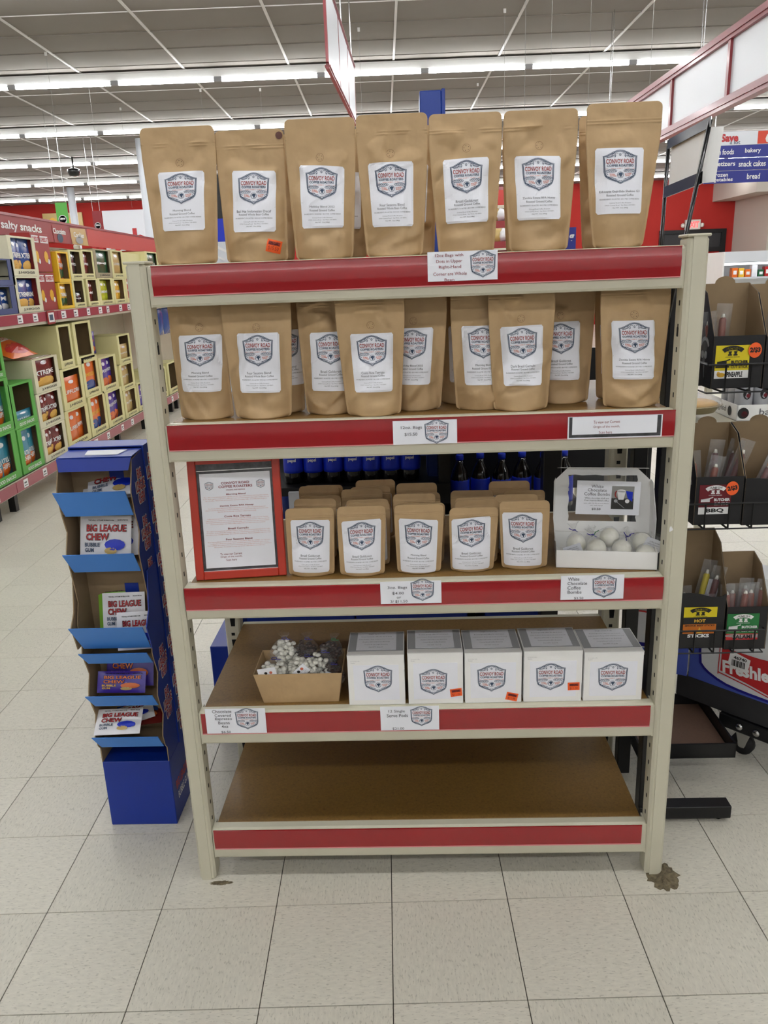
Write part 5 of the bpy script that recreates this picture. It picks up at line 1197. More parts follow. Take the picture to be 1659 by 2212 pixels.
# hanging wires with small hooks
rw = random.Random(2)
for k, (px, y0_, yb_, yy) in enumerate(((97, 105, 470, 7.6), (258, 218, 450, 10.4), (192, 190, 350, 8.8), (1136, 0, 240, 5.0), (1090, 88, 240, 6.8), (1193, 0, 235, 5.6), (1276, 60, 230, 5.4), (432, 185, 262, 9.5), (1032, 200, 242, 9.8), (1410, 60, 200, 5.8), (776, 95, 250, 7.2), (561, 180, 256, 9.6))):
    a = at_y(px, y0_, yy); e = at_y(px+4, yb_, yy); ztop = CZ; o = thing('ceiling_wire', '%s thin hanging wire with a hook from the left' % ORD[k], 'wire', (a.x, yy, e.z), 0, 'thin wires hanging from the ceiling grid')
    b = MB(); b.tube([(0, 0, 0), (0, 0, ztop-e.z)], .0013, 'grey_shade', 5); b.build('wire', o); b = MB(); b.box(-.012, .012, -.006, .006, ztop-e.z-.035, ztop-e.z, 'tee_white'); b.build('hook', o)

# ================================================================== HANGING FRAMED PANELS (centre and right)
def panel_frame(label, P0, P1, h, npan, rail=.045, thick=.05, lip=True):
    P0, P1 = Vector(P0), Vector(P1); d = P1-P0; ln = d.length; o = thing('hanging_panel_frame', label, 'hanging frame', P0, math.atan2(d.y, d.x)); slope = d.z/math.hypot(d.x, d.y)
    L_ = math.hypot(d.x, d.y); sg = lambda x: x*slope
    for z0, z1 in ((0, rail), (h-rail, h)):
        b = MB(); v = []
        for x in (0, L_):
            for y in (-thick/2, thick/2):
                for z in (z0, z1): v.append((x, y, z+sg(x)))
        b.add(v, [(0,1,3,2),(4,6,7,5),(0,4,5,1),(2,3,7,6),(0,2,6,4),(1,5,7,3)], 'frame_red')
        v = [(x, y, z+sg(x)) for x in (0, L_) for y in (-thick/2-.008, thick/2+.008) for z in (z0+rail*.35, z0+rail*.65)]
        b.add(v, [(0,1,3,2),(4,6,7,5),(0,4,5,1),(2,3,7,6),(0,2,6,4),(1,5,7,3)], 'frame_red'); b.build('rail', o)
    for k in range(npan+1):
        x = L_*k/npan; b = MB(); b.box(x-.02, x+.02, -thick*.4, thick*.4, rail+sg(x), h-rail+sg(x), 'frame_red'); b.build('mullion', o)
        if k < npan:
            b = MB(); x2 = L_*(k+1)/npan; v = [(a, y, z+sg(a)) for a in (x+.02, x2-.02) for y in (-.006, .006) for z in (rail, h-rail)]
            b.add(v, [(0,1,3,2),(4,6,7,5),(0,4,5,1),(2,3,7,6),(0,2,6,4),(1,5,7,3)], 'panel_white'); b.build('panel', o)
    b = MB()
    for x in (.3, L_*.5, L_-.3):
        for dx in (-.02, .02): b.tube([(x+dx, 0, h+sg(x)), (x+dx*2, 0, CZ-P0.z)], .004, 'chrome', 5)
    b.build('chains', o, kind='stuff')
    return o
XF = 2.35
zb_ = at_x(1500, 265, XF).z-.015; zt2 = at_x(1500, 120, XF).z
panel_frame('long red framed white panel row hanging at upper right', (XF, 1.9, zb_), (XF, 7.3, zb_), zt2-zb_, 5, .07, .06)
panel_frame('red framed white panel hanging edge-on above the middle of the rack', (-.254, 3.62, 2.80), (-.175, 6.6, 2.98), .52, 3, .03, .02)

# ================================================================== FAR RIGHT: aisle sign, door, exit sign, bulkhead, cooler
ys = 8.0
a, b_ = at_y(1520, 400, ys), at_y(1700, 282, ys); o = thing('aisle_sign', 'white and blue aisle sign listing frozen vegetables, bakery and bread', 'sign', (a.x, ys, a.z), 0)
w = b_.x-a.x; zt3 = at_y(1600, 283, ys).z; zb3 = at_y(1600, 395, ys).z; h = zt3-zb3; o.location.z = zb3
b = MB(); b.box(0, w, 0, .03, h*.735, h, 'panel_white'); b.build('top_board', o)
fx = lambda px: at_y(px, 340, ys).x-a.x
for k in range(3):
    b = MB(); b.box(0, w, 0, .03, h*(.245*k)+.004, h*(.245*(k+1))-.002, 'sign_blue'); sl = b.build('slat', o)
    q = MB(); G = G2(); L1 = [('frozen vegetables', 1558, 72), ('appetizers', 1560, 62), ('frozen foods', 1556, 60)][k]; L2 = [('bread', 1631, 30), ('snack cakes', 1626, 62), ('bakery', 1625, 36)][k]
    s_ = w/(1700-1520)
    if k == 0: G.text('frozen', fx(1560), h*.245*.70, 33*s_, .045, 'ink_white', .02); G.text('vegetables', fx(1560), h*.245*.28, 56*s_, .05, 'ink_white', .02)
    else: G.text(L1[0], fx(L1[1]), h*.245*(k+.5), L1[2]*s_, .06, 'ink_white', .02)
    G.text(L2[0], fx(L2[1]), h*.245*(k+.5), L2[2]*s_, .06, 'ink_white', .02); stick(q, G, (0, 0, 0), (1, 0, 0), (0, 0, 1), (0, -1, 0), .002); q.build('lettering', sl)
q = MB(); G = G2(); G.text('Save', fx(1573), h*.88, 40*s_, .085, 'fresh_red', .05); G.text('a lot', fx(1585), h*.79, 24*s_, .04, 'ink_navy', .01); G.rect(fx(1633), w, h*.745, h*.99, 'sign_orange'); stick(q, G, (0, 0, 0), (1, 0, 0), (0, 0, 1), (0, -1, 0), .002)
G = G2(); G.text('6', fx(1659), h*.87, .10, .13, 'ink_white', .04); stick(q, G, (0, 0, 0), (1, 0, 0), (0, 0, 1), (0, -1, 0), .004); q.build('lettering', o)
b = MB()
for x in (w*.1, w*.9): b.tube([(x, .015, h), (x, .015, CZ-zb3)], .006, 'chrome', 5)
b.build('hanging_wires', o, kind='stuff')
# door in the back wall
yw = 22.8; dl, dr = at_y(1424, 500, yw).x, at_y(1567, 500, yw).x; dz = at_y(1500, 496, yw).z
b = MB()
for x0, x1, z0, z1 in ((dl, dl+.14, 0, dz), (dr-.14, dr, 0, dz), (dl+.14, dr-.14, dz-.10, dz), (dl+.14, dr-.14, dz-.62, dz-.5)): b.box(x0, x1, yw-.08, yw+.02, z0, z1, 'black_metal')
dd = b.build('door_1', kind='structure'); b = MB(); b.box(dl+.14, dr-.14, yw-.03, yw-.01, dz-.5, dz-.1, 'cart_grey'); b.build('transom_glass', dd)
b = MB(); b.box(dl+.16, (dl+dr)/2-.01, yw-.05, yw-.02, .02, dz-.63, 'wall_red'); b.box((dl+dr)/2+.01, dr-.16, yw-.05, yw-.02, .02, dz-.63, 'wall_red'); b.build('door_leaves', dd, kind='stuff')
ex = at_y(1494, 486, yw); o = thing('exit_sign', 'lit white and red EXIT sign over the dark doorway', 'exit sign', (ex.x-.22, yw-.12, ex.z-.13)); b = MB(); b.bbox(0, .44, 0, .1, 0, .27, 'exit_case', .01); b.build('case', o)
q = MB(); G = G2(); G.text('EXIT', .22, .135, .34, .17, 'exit_red', .03); stick(q, G, (0, 0, 0), (1, 0, 0), (0, 0, 1), (0, -1, 0), .004); q.build('lettering', o)
for s_ in (-.06, .50): b = MB(); b.lathe([(.03, 0), (.055, .03), (.055, .09), (.02, .12)], 'exit_case', 10, (s_, .05, .06)); b.build('lamp_head', o)
b = MB(); q0, q1 = at_y(1580, 425, 21.5), at_y(1580, 395, 21.5); b.box(q0.x, 12.6, 20.0, 22.8, q0.z-.02, CZ, 'wall_grey'); b.build('wall_bulkhead', kind='structure')
b = MB(); q0 = at_y(1648, 450, 21.0); b.box(q0.x, 12.6, 20.6, 22.8, 0, 4, 'wall_grey'); b.build('wall_right_return', kind='structure')
# lit cooler case at far right
yk = 13.0; a, b_ = at_y(1563, 596, yk), at_y(1760, 540, yk); o = thing('cooler_case', 'lit white open cooler case at the right edge with orange cartons', 'cooler', (a.x, yk, 0)); w = b_.x-a.x; zc0, zc1 = at_y(1600, 566, yk).z, at_y(1600, 543, yk).z
b = MB(); b.box(0, w, 0, .9, zc0, zc1, 'panel_white'); b.box(-.03, 0, 0, .9, 0, zc1, 'carton_white'); b.box(w, w+.03, 0, .9, 0, zc1, 'carton_white'); b.box(0, w, .8, .9, 0, zc0, 'carton_white'); b.box(0, w, -.1, .9, 0, .5, 'carton_white'); b.build('cabinet', o)
b = MB(); b.box(.05, w-.05, .15, .2, zc0-.05, zc0-.01, 'cooler_light'); b.build('case_lamp', o)
zs = at_y(1620, 598, yk+.3).z
b = MB(); b.box(.02, w, .25, .8, zs-.03, zs, 'panel_white'); b.build('cooler_shelf', o)
rk_ = random.Random(9); x = at_y(1597, 590, yk).x-a.x
for k in range(12):
    cl = ('foil_orange', 'foil_yellow', 'foil_orange', 'foil_white', 'foil_green', 'foil_red')[k % 6]; oo = thing('cold_carton', '%s carton from the left on the lit cooler shelf' % ORD[k], 'carton', (a.x+x, yk+.3, zs)); hh = rk_.uniform(.12, .22); b = MB(); b.bbox(0, .10, 0, .12, 0, hh, cl, .004); b.build('carton_body', oo); b = MB(); b.box(.02, .08, -.003, 0, hh*.3, hh*.7, 'ink_white'); b.build('label_panel', oo); x += .118

# ================================================================== SNACK STAND AT THE RIGHT (black wire stand, cartons of meat sticks)
st = thing('wire_display_stand', 'black wire display stand of meat stick cartons right of the rack', 'display stand', wld(1.24, .17, 0), RYAW)
def W2(u, v, z): return Vector((u-1.24, v-.17, z))
f0, f1 = rz(1437, 1775, .0), rz(1578, 1775, .0)
b = MB(); b.bbox(-.03, f1.x-1.24, f1.y-.17, f1.y-.17+.045, .012, .052, 'black_metal', .002); b.build('foot', st)
b = MB(); b.tube([W2(f1.x-.03, f1.y+.02, 0), W2(f1.x-.03, f1.y+.02, .014)], .008, 'rubber', 8); b.build('leveller', st)
b = MB(); b.bbox(-.03, .01, .04, .08, .0, 1.60, 'black_metal', .002); b.build('upright', st)
b = MB(); b.bbox(-.03, .01, .28, .32, .0, 1.60, 'black_metal', .002); b.build('upright', st)
# low tray with brown liner
t0, t1 = rv(1585, 1633, .38), rv(1585, 1600, .38)
TZ = .10; tu0, tu1, tv0, tv1 = 1.256, 1.557, .385, .70
b = MB(); b.box(tu0-1.24, tu1-1.24, tv0-.17, tv1-.17, TZ, TZ+.004, 'black_metal')
for x0, x1, y0, y1 in ((tu0, tu1, tv0, tv0+.006), (tu0, tu1, tv1-.006, tv1), (tu0, tu0+.006, tv0, tv1), (tu1-.006, tu1, tv0, tv1)): b.box(x0-1.24, x1-1.24, y0-.17, y1-.17, TZ-.004, TZ+.046, 'black_metal')
b.build('low_tray', st); b = MB(); b.box(tu0-1.234+.002, tu1-1.246-.002, tv0-.162, tv1-.178, TZ+.004, TZ+.008, 'tray_brown'); b.build('tray_liner', st)
# header holder (two rods, two channels, curled plastic)
rA0, rA1 = rv(1428, 532, .34), rv(1445, 303, .34); rB0, rB1 = rv(1479, 522, .16), rv(1535, 258, .16)
for p0, p1 in ((rA0, rA1), (rB0, rB1)):
    d = (p1-p0).normalized(); p0 = p0-d*.25; b = MB(); b.tube([W2(*p0), W2(*p1)], .005, 'black_gloss', 8); b.build('header_rod', st)
def chan(pA, pB, hgt, nm):
    b = MB(); a_, c_ = W2(*pA), W2(*pB); b.slab([a_, c_, c_+Vector((0, 0, hgt)), a_+Vector((0, 0, hgt))], (-.4, -.9, 0), .012, 'black_gloss'); return b.build(nm, st)
cA, cB = rv(1443, 324, .34), rv(1536, 275, .16); chan(cA, cB, .022, 'header_channel')
cA2, cB2 = rv(1434, 429, .34), rv(1517, 397, .16); chan(cA2, cB2, .026, 'header_channel')
b = MB(); n = 14; v = []; A_, B_, A2_, B2_ = W2(*cA), W2(*cB), W2(*cA2), W2(*cB2); dirn = (B_-A_)
for k in range(n+1):
    t = .12+.97*k/n; bend = max(0, t-.93)
    for (P_, Q_) in ((A_, B_), (A2_, B2_)):
        c = P_+(Q_-P_)*min(t, .93+bend*.5)+Vector((bend*.22, bend*.10, 0)); v.append(c+Vector((0, .004, .004)))
b.add(v, [(2*k, 2*k+2, 2*k+3, 2*k+1) for k in range(n)], 'carton_white', True); b.add([p+Vector((0, .0015, 0)) for p in v], [(2*k, 2*k+1, 2*k+3, 2*k+2) for k in range(n)], 'carton_white', True); b.build('header_sheet', st)

def wire_basket(u0, u1, v0, v1, z0, z1, rail, verts):
    b = MB(); r = .0022
    ring = lambda z: [W2(u0, v0, z), W2(u1, v0, z), W2(u1, v1, z), W2(u0, v1, z), W2(u0, v0, z)]
    b.tube(ring(rail), .0028, 'black_metal', 5, False); b.tube(ring(z0), r, 'black_metal', 5, False)
    k = u0+.045
    while k < u1:
        b.tube([W2(k, v0, rail), W2(k, v0, z0), W2(k, v1, z0), W2(k, v1, z1)], .0030, 'black_metal', 5); k += verts
    b.tube(ring(z1)[2:4], r, 'black_metal', 5); b.build('wire_basket', st)
VF = .24
def meat_carton(label, pl, pr, ptop, pbot, backpx, tabpx=None, sticker=None, price=None, depth=.125, uo=None, torn=False, sideprint=False):
    """front face px limits at depth VF; backpx = height of the raised rear panel"""
    a = rv(pl, (ptop+pbot)/2, VF); c = rv(pr, (ptop+pbot)/2, VF); zt = rv((pl+pr)/2, ptop, VF).z; zb = rv((pl+pr)/2, pbot, VF).z; w = c.x-a.x; h = zt-zb
    zr = rv((pl+pr)/2, backpx, VF+depth).z-zb
    o = thing('meat_stick_carton', label, 'carton', wld(a.x, VF, zb), RYAW, 'black cartons of meat sticks'); b = MB(); t = .0018
    if torn:
        pts = [(0, 0), (w, 0), (w, h*.98), (w*.9, h*.93), (w*.7, h*.92), (w*.55, h*.95), (w*.42, h*.98), (w*.2, h), (0, h)]
        b.slab([(x, 0, z) for x, z in pts], (0, 1, 0), t, 'black_card')
    else: b.box(0, w, 0, t, 0, h, 'black_card')
    for x0, s_ in ((0, 1), (w, -1)):
        for off, m_ in ((0, 'black_card'), (.0012, 'card_brown')):
            b.slab([(x0+s_*off, 0, 0), (x0+s_*off, depth, 0), (x0+s_*off, depth, zr), (x0+s_*off, depth*.55, zr*.92), (x0+s_*off, 0, h)], (s_, 0, 0), .0011, m_)
    b.box(0, w, 0, depth, 0, t, 'black_card'); b.box(0, w, depth-.001, depth, 0, zr, 'black_card'); b.box(.001, w-.001, depth-.0024, depth-.001, t, zr, 'card_brown')
    if tabpx: b.slab([(w*.5+.026*math.cos(q), depth-.0024, zr+.018*math.sin(q)) for q in np.linspace(0, math.pi, 9)], (0, 1, 0), .002, 'card_brown')
    b.build('carton_body', o)
    if sticker:
        col, pxl, pxr, pyt, pyb, kind = sticker; s0 = rv(pxl, pyt, VF).x-a.x; s1 = rv(pxr, pyt, VF).x-a.x; q0 = rv(pxl, pyb, VF).z-zb; q1 = rv(pxl, pyt, VF).z-zb; sw_, sh_ = s1-s0, q1-q0
        G = G2(); G.rect(0, 1, 0, 1, col); q = MB(); stick(q, G, (s0, 0, q0), (sw_, 0, 0), (0, 0, sh_), (0, -1, 0), .0006); fg = 'ink_black' if col == 'sticker_yellow' else 'ink_white'
        G = G2()
        if kind == 'HOT':
            G.rect(0, 1, .36, .62, 'ink_black'); G.rect(0, 1, 0, .36, 'sticker_orange')
        else: G.rect(0, 1, 0, .24, 'ink_white' if kind != 'SALAMI' else 'fresh_red')
        if kind == 'SALAMI': G.disc(.25, .16, .28, 'ink_white', 14, .06); G.rect(.2, 1, .07, .2, 'ink_white')
        stick(q, G, (s0, 0, q0), (sw_, 0, 0), (0, 0, sh_), (0, -1, 0), .0010)
        G = G2(); G.arc(.5, .78, .30, 20, 160, .13, fg, 10, .14); G.text('AMISH', .5, .90, .40, .085, col if fg == 'ink_black' else 'ink_black', .03)
        for xx in (.42, .58): G.disc(xx, .775, .045, fg, 10, .045); G.rect(xx-.06, xx+.06, .69, .735, fg); G.rect(xx-.055, xx+.055, .80, .82, fg)
        G.text('COUNTRY SNACKS', .5, .645, .42, .03, fg, .02, 1)
        if kind == 'HOT': G.text('HOT', .5, .49, .34, .12, 'foil_yellow', .04); G.text('SMOKIE BEEF STICKS', .5, .31, .9, .065, 'ink_black', .03); G.poly([(.42, .02), (.46, .12), (.50, .26), (.55, .12), (.60, .02)], 'foil_yellow'); G.text('STICKS', .48, -.08, .66, .13, 'ink_white', .05)
        else:
            G.line([(.08, .50), (.3, .53), (.44, .58)], .035, fg); G.rect(.06, .34, .42, .52, fg); G.rect(.02, .42, .33, .38, fg)
            G.text('BUTCHER', .72, .49, .50, .10, fg, .05); G.text('CUT STICK', .72, .35, .50, .095, fg, .02); G.text({'PINE': 'PINEAPPLE', 'BBQ': 'BBQ', 'SALAMI': 'SALAMI'}[kind], .52 if kind != 'PINE' else .60, .12, {'PINE': .46, 'BBQ': .56, 'SALAMI': .6}[kind], .16, 'ink_black', .04)
            if kind == 'PINE': G.disc(.2, .11, .12, 'foil_yellow', 12, .07); G.disc(.12, .14, .05, 'chip', 8, .08)
        stick(q, G, (s0, 0, q0), (sw_, 0, 0), (0, 0, sh_), (0, -1, 0), .0014); q.build('brand_sticker', o)
    if price:
        s0 = rv(price[0], price[1], VF); x, z = s0.x-a.x, s0.z-zb; q = MB(); G = G2(); G.disc(0, 0, .0165, 'orange_sticker', 24, .019); stick(q, G, (x, 0, z), (1, 0, 0), (0, 0, 1), (0, -1, 0), .0032); G = G2(); G.text('2/$3', 0, 0, .026, .014, 'ink_black', .05, rot=price[2]); stick(q, G, (x, 0, z), (1, 0, 0), (0, 0, 1), (0, -1, 0), .0040); q.build('price_dot', o)
    if sideprint:
        q = MB(); G = G2(); G.arc(.055, h*.72, .028, 20, 160, .010, 'paper_grey', 8); G.disc(.045, h*.62, .010, 'paper_grey', 10); G.disc(.068, h*.62, .010, 'paper_grey', 10); G.rect(.028, .085, h*.42, h*.48, 'paper_grey')
        for vv, ff, mt in G.items: q.add([(-.0008, p[0], p[1]) for p in vv], [tuple(reversed(f)) for f in ff], mt)
        q.build('side_print', o, kind='stuff')
    return a.x, zb, w, h, zr, depth
def stick_pack(label, u, v, z, hgt, lean, mt='meat', seed=1, wdt=.040, card_=False, twist=0, ear=None):
    o = thing('meat_stick_pack', label, 'snack pack', wld(u, v, z), RYAW+twist, 'clear packs of meat sticks'); o.rotation_euler[1] = lean
    rn = random.Random(seed); b = MB(); b.tube([(0, 0, .006), (.002, 0, hgt*.35), (0, .002, hgt*.80), (.001, .002, hgt*.83)], [.0095, .0098, .0092, .005], mt, 8); b.tube([(0, .002, hgt*.82), (0, .002, hgt*.87)], [.006, .003], 'white_choc', 6); b.build('stick', o)
    if card_: c = MB(); c.bbox(-wdt*.42, wdt*.42, .009, .0098, .01, hgt*.8, 'paper', .0003); c.build('backing_card', o)
    m1, _ = pillow(wdt, hgt, .026, 'bag_film', seed, .004, None, 8, 10); m1.build('pouch', o)
    return o
U0 = rv(1500, 700, VF).x
wire_basket(rv(1530, 790, VF-.012).x, 1.62, VF-.012, VF+.135, rv(1600, 842, VF).z-.004, rv(1600, 842, VF).z+.10, rv(1590, 787, VF-.012).z, .062)
a1 = meat_carton('black carton with yellow pineapple sticker and orange price dot, top basket', 1538, 1649, 725, 838, 611, 1575, ('sticker_yellow', 1547, 1621, 747, 818, 'PINE'), (1630, 756, 0), sideprint=True)
a1b = meat_carton('black carton cut by the photo edge in the top basket', 1651, 1760, 725, 838, 611, 1700)
wire_basket(rv(1488, 1085, VF-.012).x, 1.62, VF-.012, VF+.135, rv(1560, 1136, VF).z-.004, rv(1560, 1136, VF).z+.10, rv(1560, 1088, VF-.012).z, .062)
a2 = meat_carton('black carton with maroon BBQ sticker and orange price dot, middle basket', 1500, 1604, 1030, 1133, 912, 1536, ('sticker_maroon', 1512, 1581, 1048, 1111, 'BBQ'), (1581, 1054, .15), sideprint=True)
a2b = meat_carton('plain black carton with torn front edge in the middle basket', 1606, 1730, 1032, 1133, 908, 1634, torn=True)
wire_basket(rv(1466, 1360, VF-.012).x, rv(1652, 1360, VF-.012).x, VF-.012, VF+.135, rv(1560, 1403, VF).z-.004, rv(1560, 1403, VF).z+.10, rv(1560, 1362, VF-.012).z, .055)
a3 = meat_carton('black carton with yellow HOT sticker in the bottom basket, ragged top', 1468, 1565, 1281, 1400, 1140, None, ('sticker_yellow', 1478, 1550, 1312, 1369, 'HOT'), torn=True)
a3b = meat_carton('black carton with green salami sticker in the bottom basket', 1567, 1657, 1311, 1402, 1190, None, ('sticker_green', 1572, 1641, 1326, 1382, 'SALAMI'), sideprint=False)
SP = stick_pack
for c, items in ((a1, ((.022, .05, .165, -.12, 'meat'), (.040, .075, .18, .05, 'meat'))), (a1b, ((.02, .05, .20, .1, 'meat_red'),)),
                 (a2, ((.020, .04, .17, -.1, 'meat'), (.034, .03, .16, .18, 'meat'), (.055, .07, .19, .10, 'meat_red'), (.078, .05, .20, .32, 'meat_red'), (.088, .08, .19, .22, 'meat_red'))),
                 (a2b, ((.02, .04, .165, .38, 'meat_red'), (.045, .06, .17, .30, 'sticker_orange'), (.070, .04, .17, .25, 'sticker_orange'), (.10, .06, .17, .1, 'foil_orange'))),
                 (a3, ((.014, .03, .13, -.05, 'meat_red'), (.034, .04, .15, -.08, 'meat_red'), (.058, .07, .21, .18, 'sticker_yellow'), (.076, .05, .20, .20, 'meat_red'), (.088, .03, .13, .0, 'meat'))),
                 (a3b, ((.012, .03, .16, -.02, 'meat'), (.030, .05, .155, .02, 'meat'), (.048, .035, .16, .10, 'meat'), (.064, .06, .165, .05, 'meat'), (.080, .04, .16, .0, 'meat'), (.096, .05, .165, .12, 'meat')))):
    nm = {id(a1): 'pineapple carton', id(a1b): 'top edge carton', id(a2): 'BBQ carton', id(a2b): 'torn carton', id(a3): 'HOT carton', id(a3b): 'salami carton'}[id(c)]
    for k, (du, dv, hh, ln, mt) in enumerate(items): SP('%s clear meat stick pack from the left in the %s' % (ORD[k], nm), c[0]+du, VF+dv, c[1]+.004, hh*1.13, ln, mt, 200+k+int(c[0]*100), card_=(c is a3 and k in (0, 1, 3)))

# ================================================================== BEHIND THE RACK: drinks shelving, bottles, cases
bs = thing('drinks_shelving', 'dark drinks shelving standing behind the rack', 'shelving', wld(0, .80, 0), RYAW)
p = rv(720, 1037, .92); BZ = p.z-.004
b = MB(); b.box(.02, .70, .04, .70, BZ-.03, BZ, 'black_metal'); b.box(.14, .50, .02, .04, BZ-.07, BZ-.012, 'panel_white'); b.build('bottle_shelf', bs)
b = MB(); b.box(-.02, 1.08, .60, .70, 0, 1.56, 'black_metal'); b.build('back_panel', bs)
for x in (-.09, .66): b = MB(); b.box(x, x+.04, .05, .68, 0 if x < 0 else .82, BZ-.03 if x < 0 else 1.5, 'black_metal'); b.build('side_panel', bs)
b = MB(); b.box(.02, 1.08, .05, .60, .06, .10, 'black_metal'); b.build('base_shelf', bs)
b = MB(); b.box(.66, 1.20, .10, .60, .70, .74, 'black_metal'); b.build('right_shelf', bs)
b = MB(); b.bbox(1.00, 1.06, -.06, .0, 0, 1.22, 'black_metal', .003); b.build('upright', bs)
pb0, pb1, pbt = rv(907, 240, .95), rv(962, 240, .95), rv(930, 195, .95).z
b = MB(); b.bbox(pb0.x, pb1.x-.012, .15, .32, .80, pbt, 'blue_panel', .003); b.bbox(pb1.x-.012, pb1.x, .15, .33, .80, pbt+.004, 'blue_panel', .002); b.slab([(pb0.x-.022, .16, 1.2), (pb0.x, .16, 1.2), (pb0.x, .16, pbt-.01)], (0, 1, 0), .1, 'panel_white'); b.build('blue_header_post', bs)
b = MB(); b.box(.60, .70, .10, .14, .98, 1.20, 'blue_panel'); b.build('blue_side_card', bs)
def bottle():
    b = MB(); b.lathe([(.028, 0), (.034, .006), (.035, .03), (.034, .055), (.034, .125), (.034, .135), (.027, .165), (.014, .19), (.0125, .205)], 'bottle_dark', 14)
    l = MB(); l.lathe([(.0352, .040), (.0354, .05), (.0354, .13), (.034, .135)], 'bottle_blue', 16); G = G2(); G.text('pepsi', 0, .085, .030, .014, 'ink_white', .04)
    for vv, ff, mt in G.items: l.add([(.0362*math.sin(p[0]/.036), -.0362*math.cos(p[0]/.036), p[1]) for p in vv], ff, mt)
    c = MB(); c.lathe([(.014, .205), (.014, .222), (.012, .224)], 'bottle_blue', 12)
    return b.mesh('bottle_body'), l.mesh('bottle_label'), c.mesh('cap')
BO = bottle()
for k, px in enumerate((636, 679, 722, 765, 803, 845, 886)):
    q = rv(px, 1037, .92); o = thing('drink_bottle', '%s blue-labelled dark bottle from the left behind the small bags' % ORD[k], 'bottle', wld(q.x, .92, BZ), RYAW, 'blue labelled bottles behind the rack')
    for nm, me in zip(('bottle_body', 'bottle_label', 'cap'), BO): link(nm, me, o)
    o = thing('drink_bottle', '%s dark bottle from the left in the second rank behind' % ORD[k], 'bottle', wld(q.x+.004, 1.0, BZ), RYAW, 'second rank of bottles behind the rack')
    for nm, me in zip(('bottle_body', 'bottle_label', 'cap'), BO): link(nm, me, o)
def case(label, u0, u1, v0, v1, z0, z1, col='blue_card', logo=None, cat='case', grp='blue drink cases behind the rack'):
    o = thing('drink_case', label, cat, wld(u0, v0, z0), RYAW, grp); b = MB(); b.bbox(0, u1-u0, 0, v1-v0, 0, z1-z0, col, .003); b.build('carton_body', o)
    if logo:
        x, z, r = logo; q = MB(); G = G2(); G.disc(x, z, r, 'ink_white', 20); stick(q, G, (0, 0, 0), (1, 0, 0), (0, 0, 1), (0, -1, 0), .001)
        G = G2(); G.poly([(x+r*.94*math.cos(t), z+r*.94*math.sin(t)) for t in np.linspace(.15, 2.95, 12)]+[(x, z+r*.38)], 'fresh_red'); G.poly([(x+r*.94*math.cos(t), z+r*.94*math.sin(t)) for t in np.linspace(3.5, 6.0, 12)]+[(x, z-r*.25)], 'fresh_navy'); stick(q, G, (0, 0, 0), (1, 0, 0), (0, 0, 1), (0, -1, 0), .002)
        G = G2(); G.text('pepsi', x+r*3.2, z, r*3, r*1.1, 'ink_white', .04); stick(q, G, (0, 0, 0), (1, 0, 0), (0, 0, 1), (0, -1, 0), .002); q.build('logo', o)
    return o
cu0 = rv(520, 1345, .85).x
case('blue drink case under the third shelf with red white and blue ball logo', cu0, cu0+.42, .85, 1.30, .105, .50, logo=(.055, .375, .03))
case('middle blue drink case under the third shelf', cu0+.425, cu0+.83, .85, 1.30, .105, .495)
case('right blue drink case under the third shelf', .82, 1.07, .85, 1.30, .105, .49)
case('second layer blue drink case behind the rack at left', cu0, cu0+.42, .90, 1.30, .502, .78)
case('second layer blue drink case behind the rack in the middle', cu0+.425, cu0+.62, .90, 1.30, .502, .78)
q0, q1 = rv(463, 1490, .70), rv(488, 1380, .70)
case('dark blue carton standing on the floor behind the left rear post', q0.x, q0.x+.10, .70, 1.05, 0, rv(470, 1397, .70).z)
# drinks sign behind the two left top shelf bags
q0, q1 = rv(462, 560, 1.1), rv(500, 375, 1.1)
o = thing('drinks_header_sign', 'blue and white drinks header sign glimpsed between the two left top bags', 'sign', wld(q0.x, 1.1, 1.1), RYAW); w, h0, h1, h2 = q1.x-q0.x, rv(480, 560, 1.1).z-1.1, rv(480, 522, 1.1).z-1.1, rv(480, 472, 1.1).z-1.1; h3 = q1.z-1.1
b = MB(); b.box(0, w, 0, .02, 0, h1, 'panel_white'); b.box(0, w, 0, .02, h1, h2, 'bottle_blue'); b.box(0, w, 0, .02, h2, h3, 'black_gloss'); b.build('board', o)
q = MB(); G = G2(); G.arc(w*1.1, h3-.12, .14, 110, 250, .008, 'ink_white', 12); G.arc(w*1.1, h3-.12, .17, 110, 250, .006, 'ink_white', 12); stick(q, G, (0, 0, 0), (1, 0, 0), (0, 0, 1), (0, -1, 0), .002); q.build('print', o)
# dark goods right of the bottles
rn = random.Random(4)
for k in range(6):
    u = .74+.075*k; o = thing('drink_bottle', '%s shadowed bottle from the left on the right part of the drinks shelving' % ORD[k], 'bottle', wld(u, .97+.02*(k % 2), .741), RYAW, 'shadowed bottles on the drinks shelving')
    for nm, me in zip(('bottle_body', 'bottle_label', 'cap'), BO): link(nm, me, o)
b = MB(); b.slab([(.76, .10, 1.06), (.86, .10, 1.02), (.90, .10, 1.05), (.80, .10, 1.10)], (0, 1, 0), .01, 'blue_panel'); b.build('leaning_blue_card', bs)
b = MB(); b.box(.70, 1.50, .43, .45, .76, 1.30, 'black_metal'); b.build('dark_backdrop', bs)  # solid black sheet added so the gap behind the bakery box looks dark

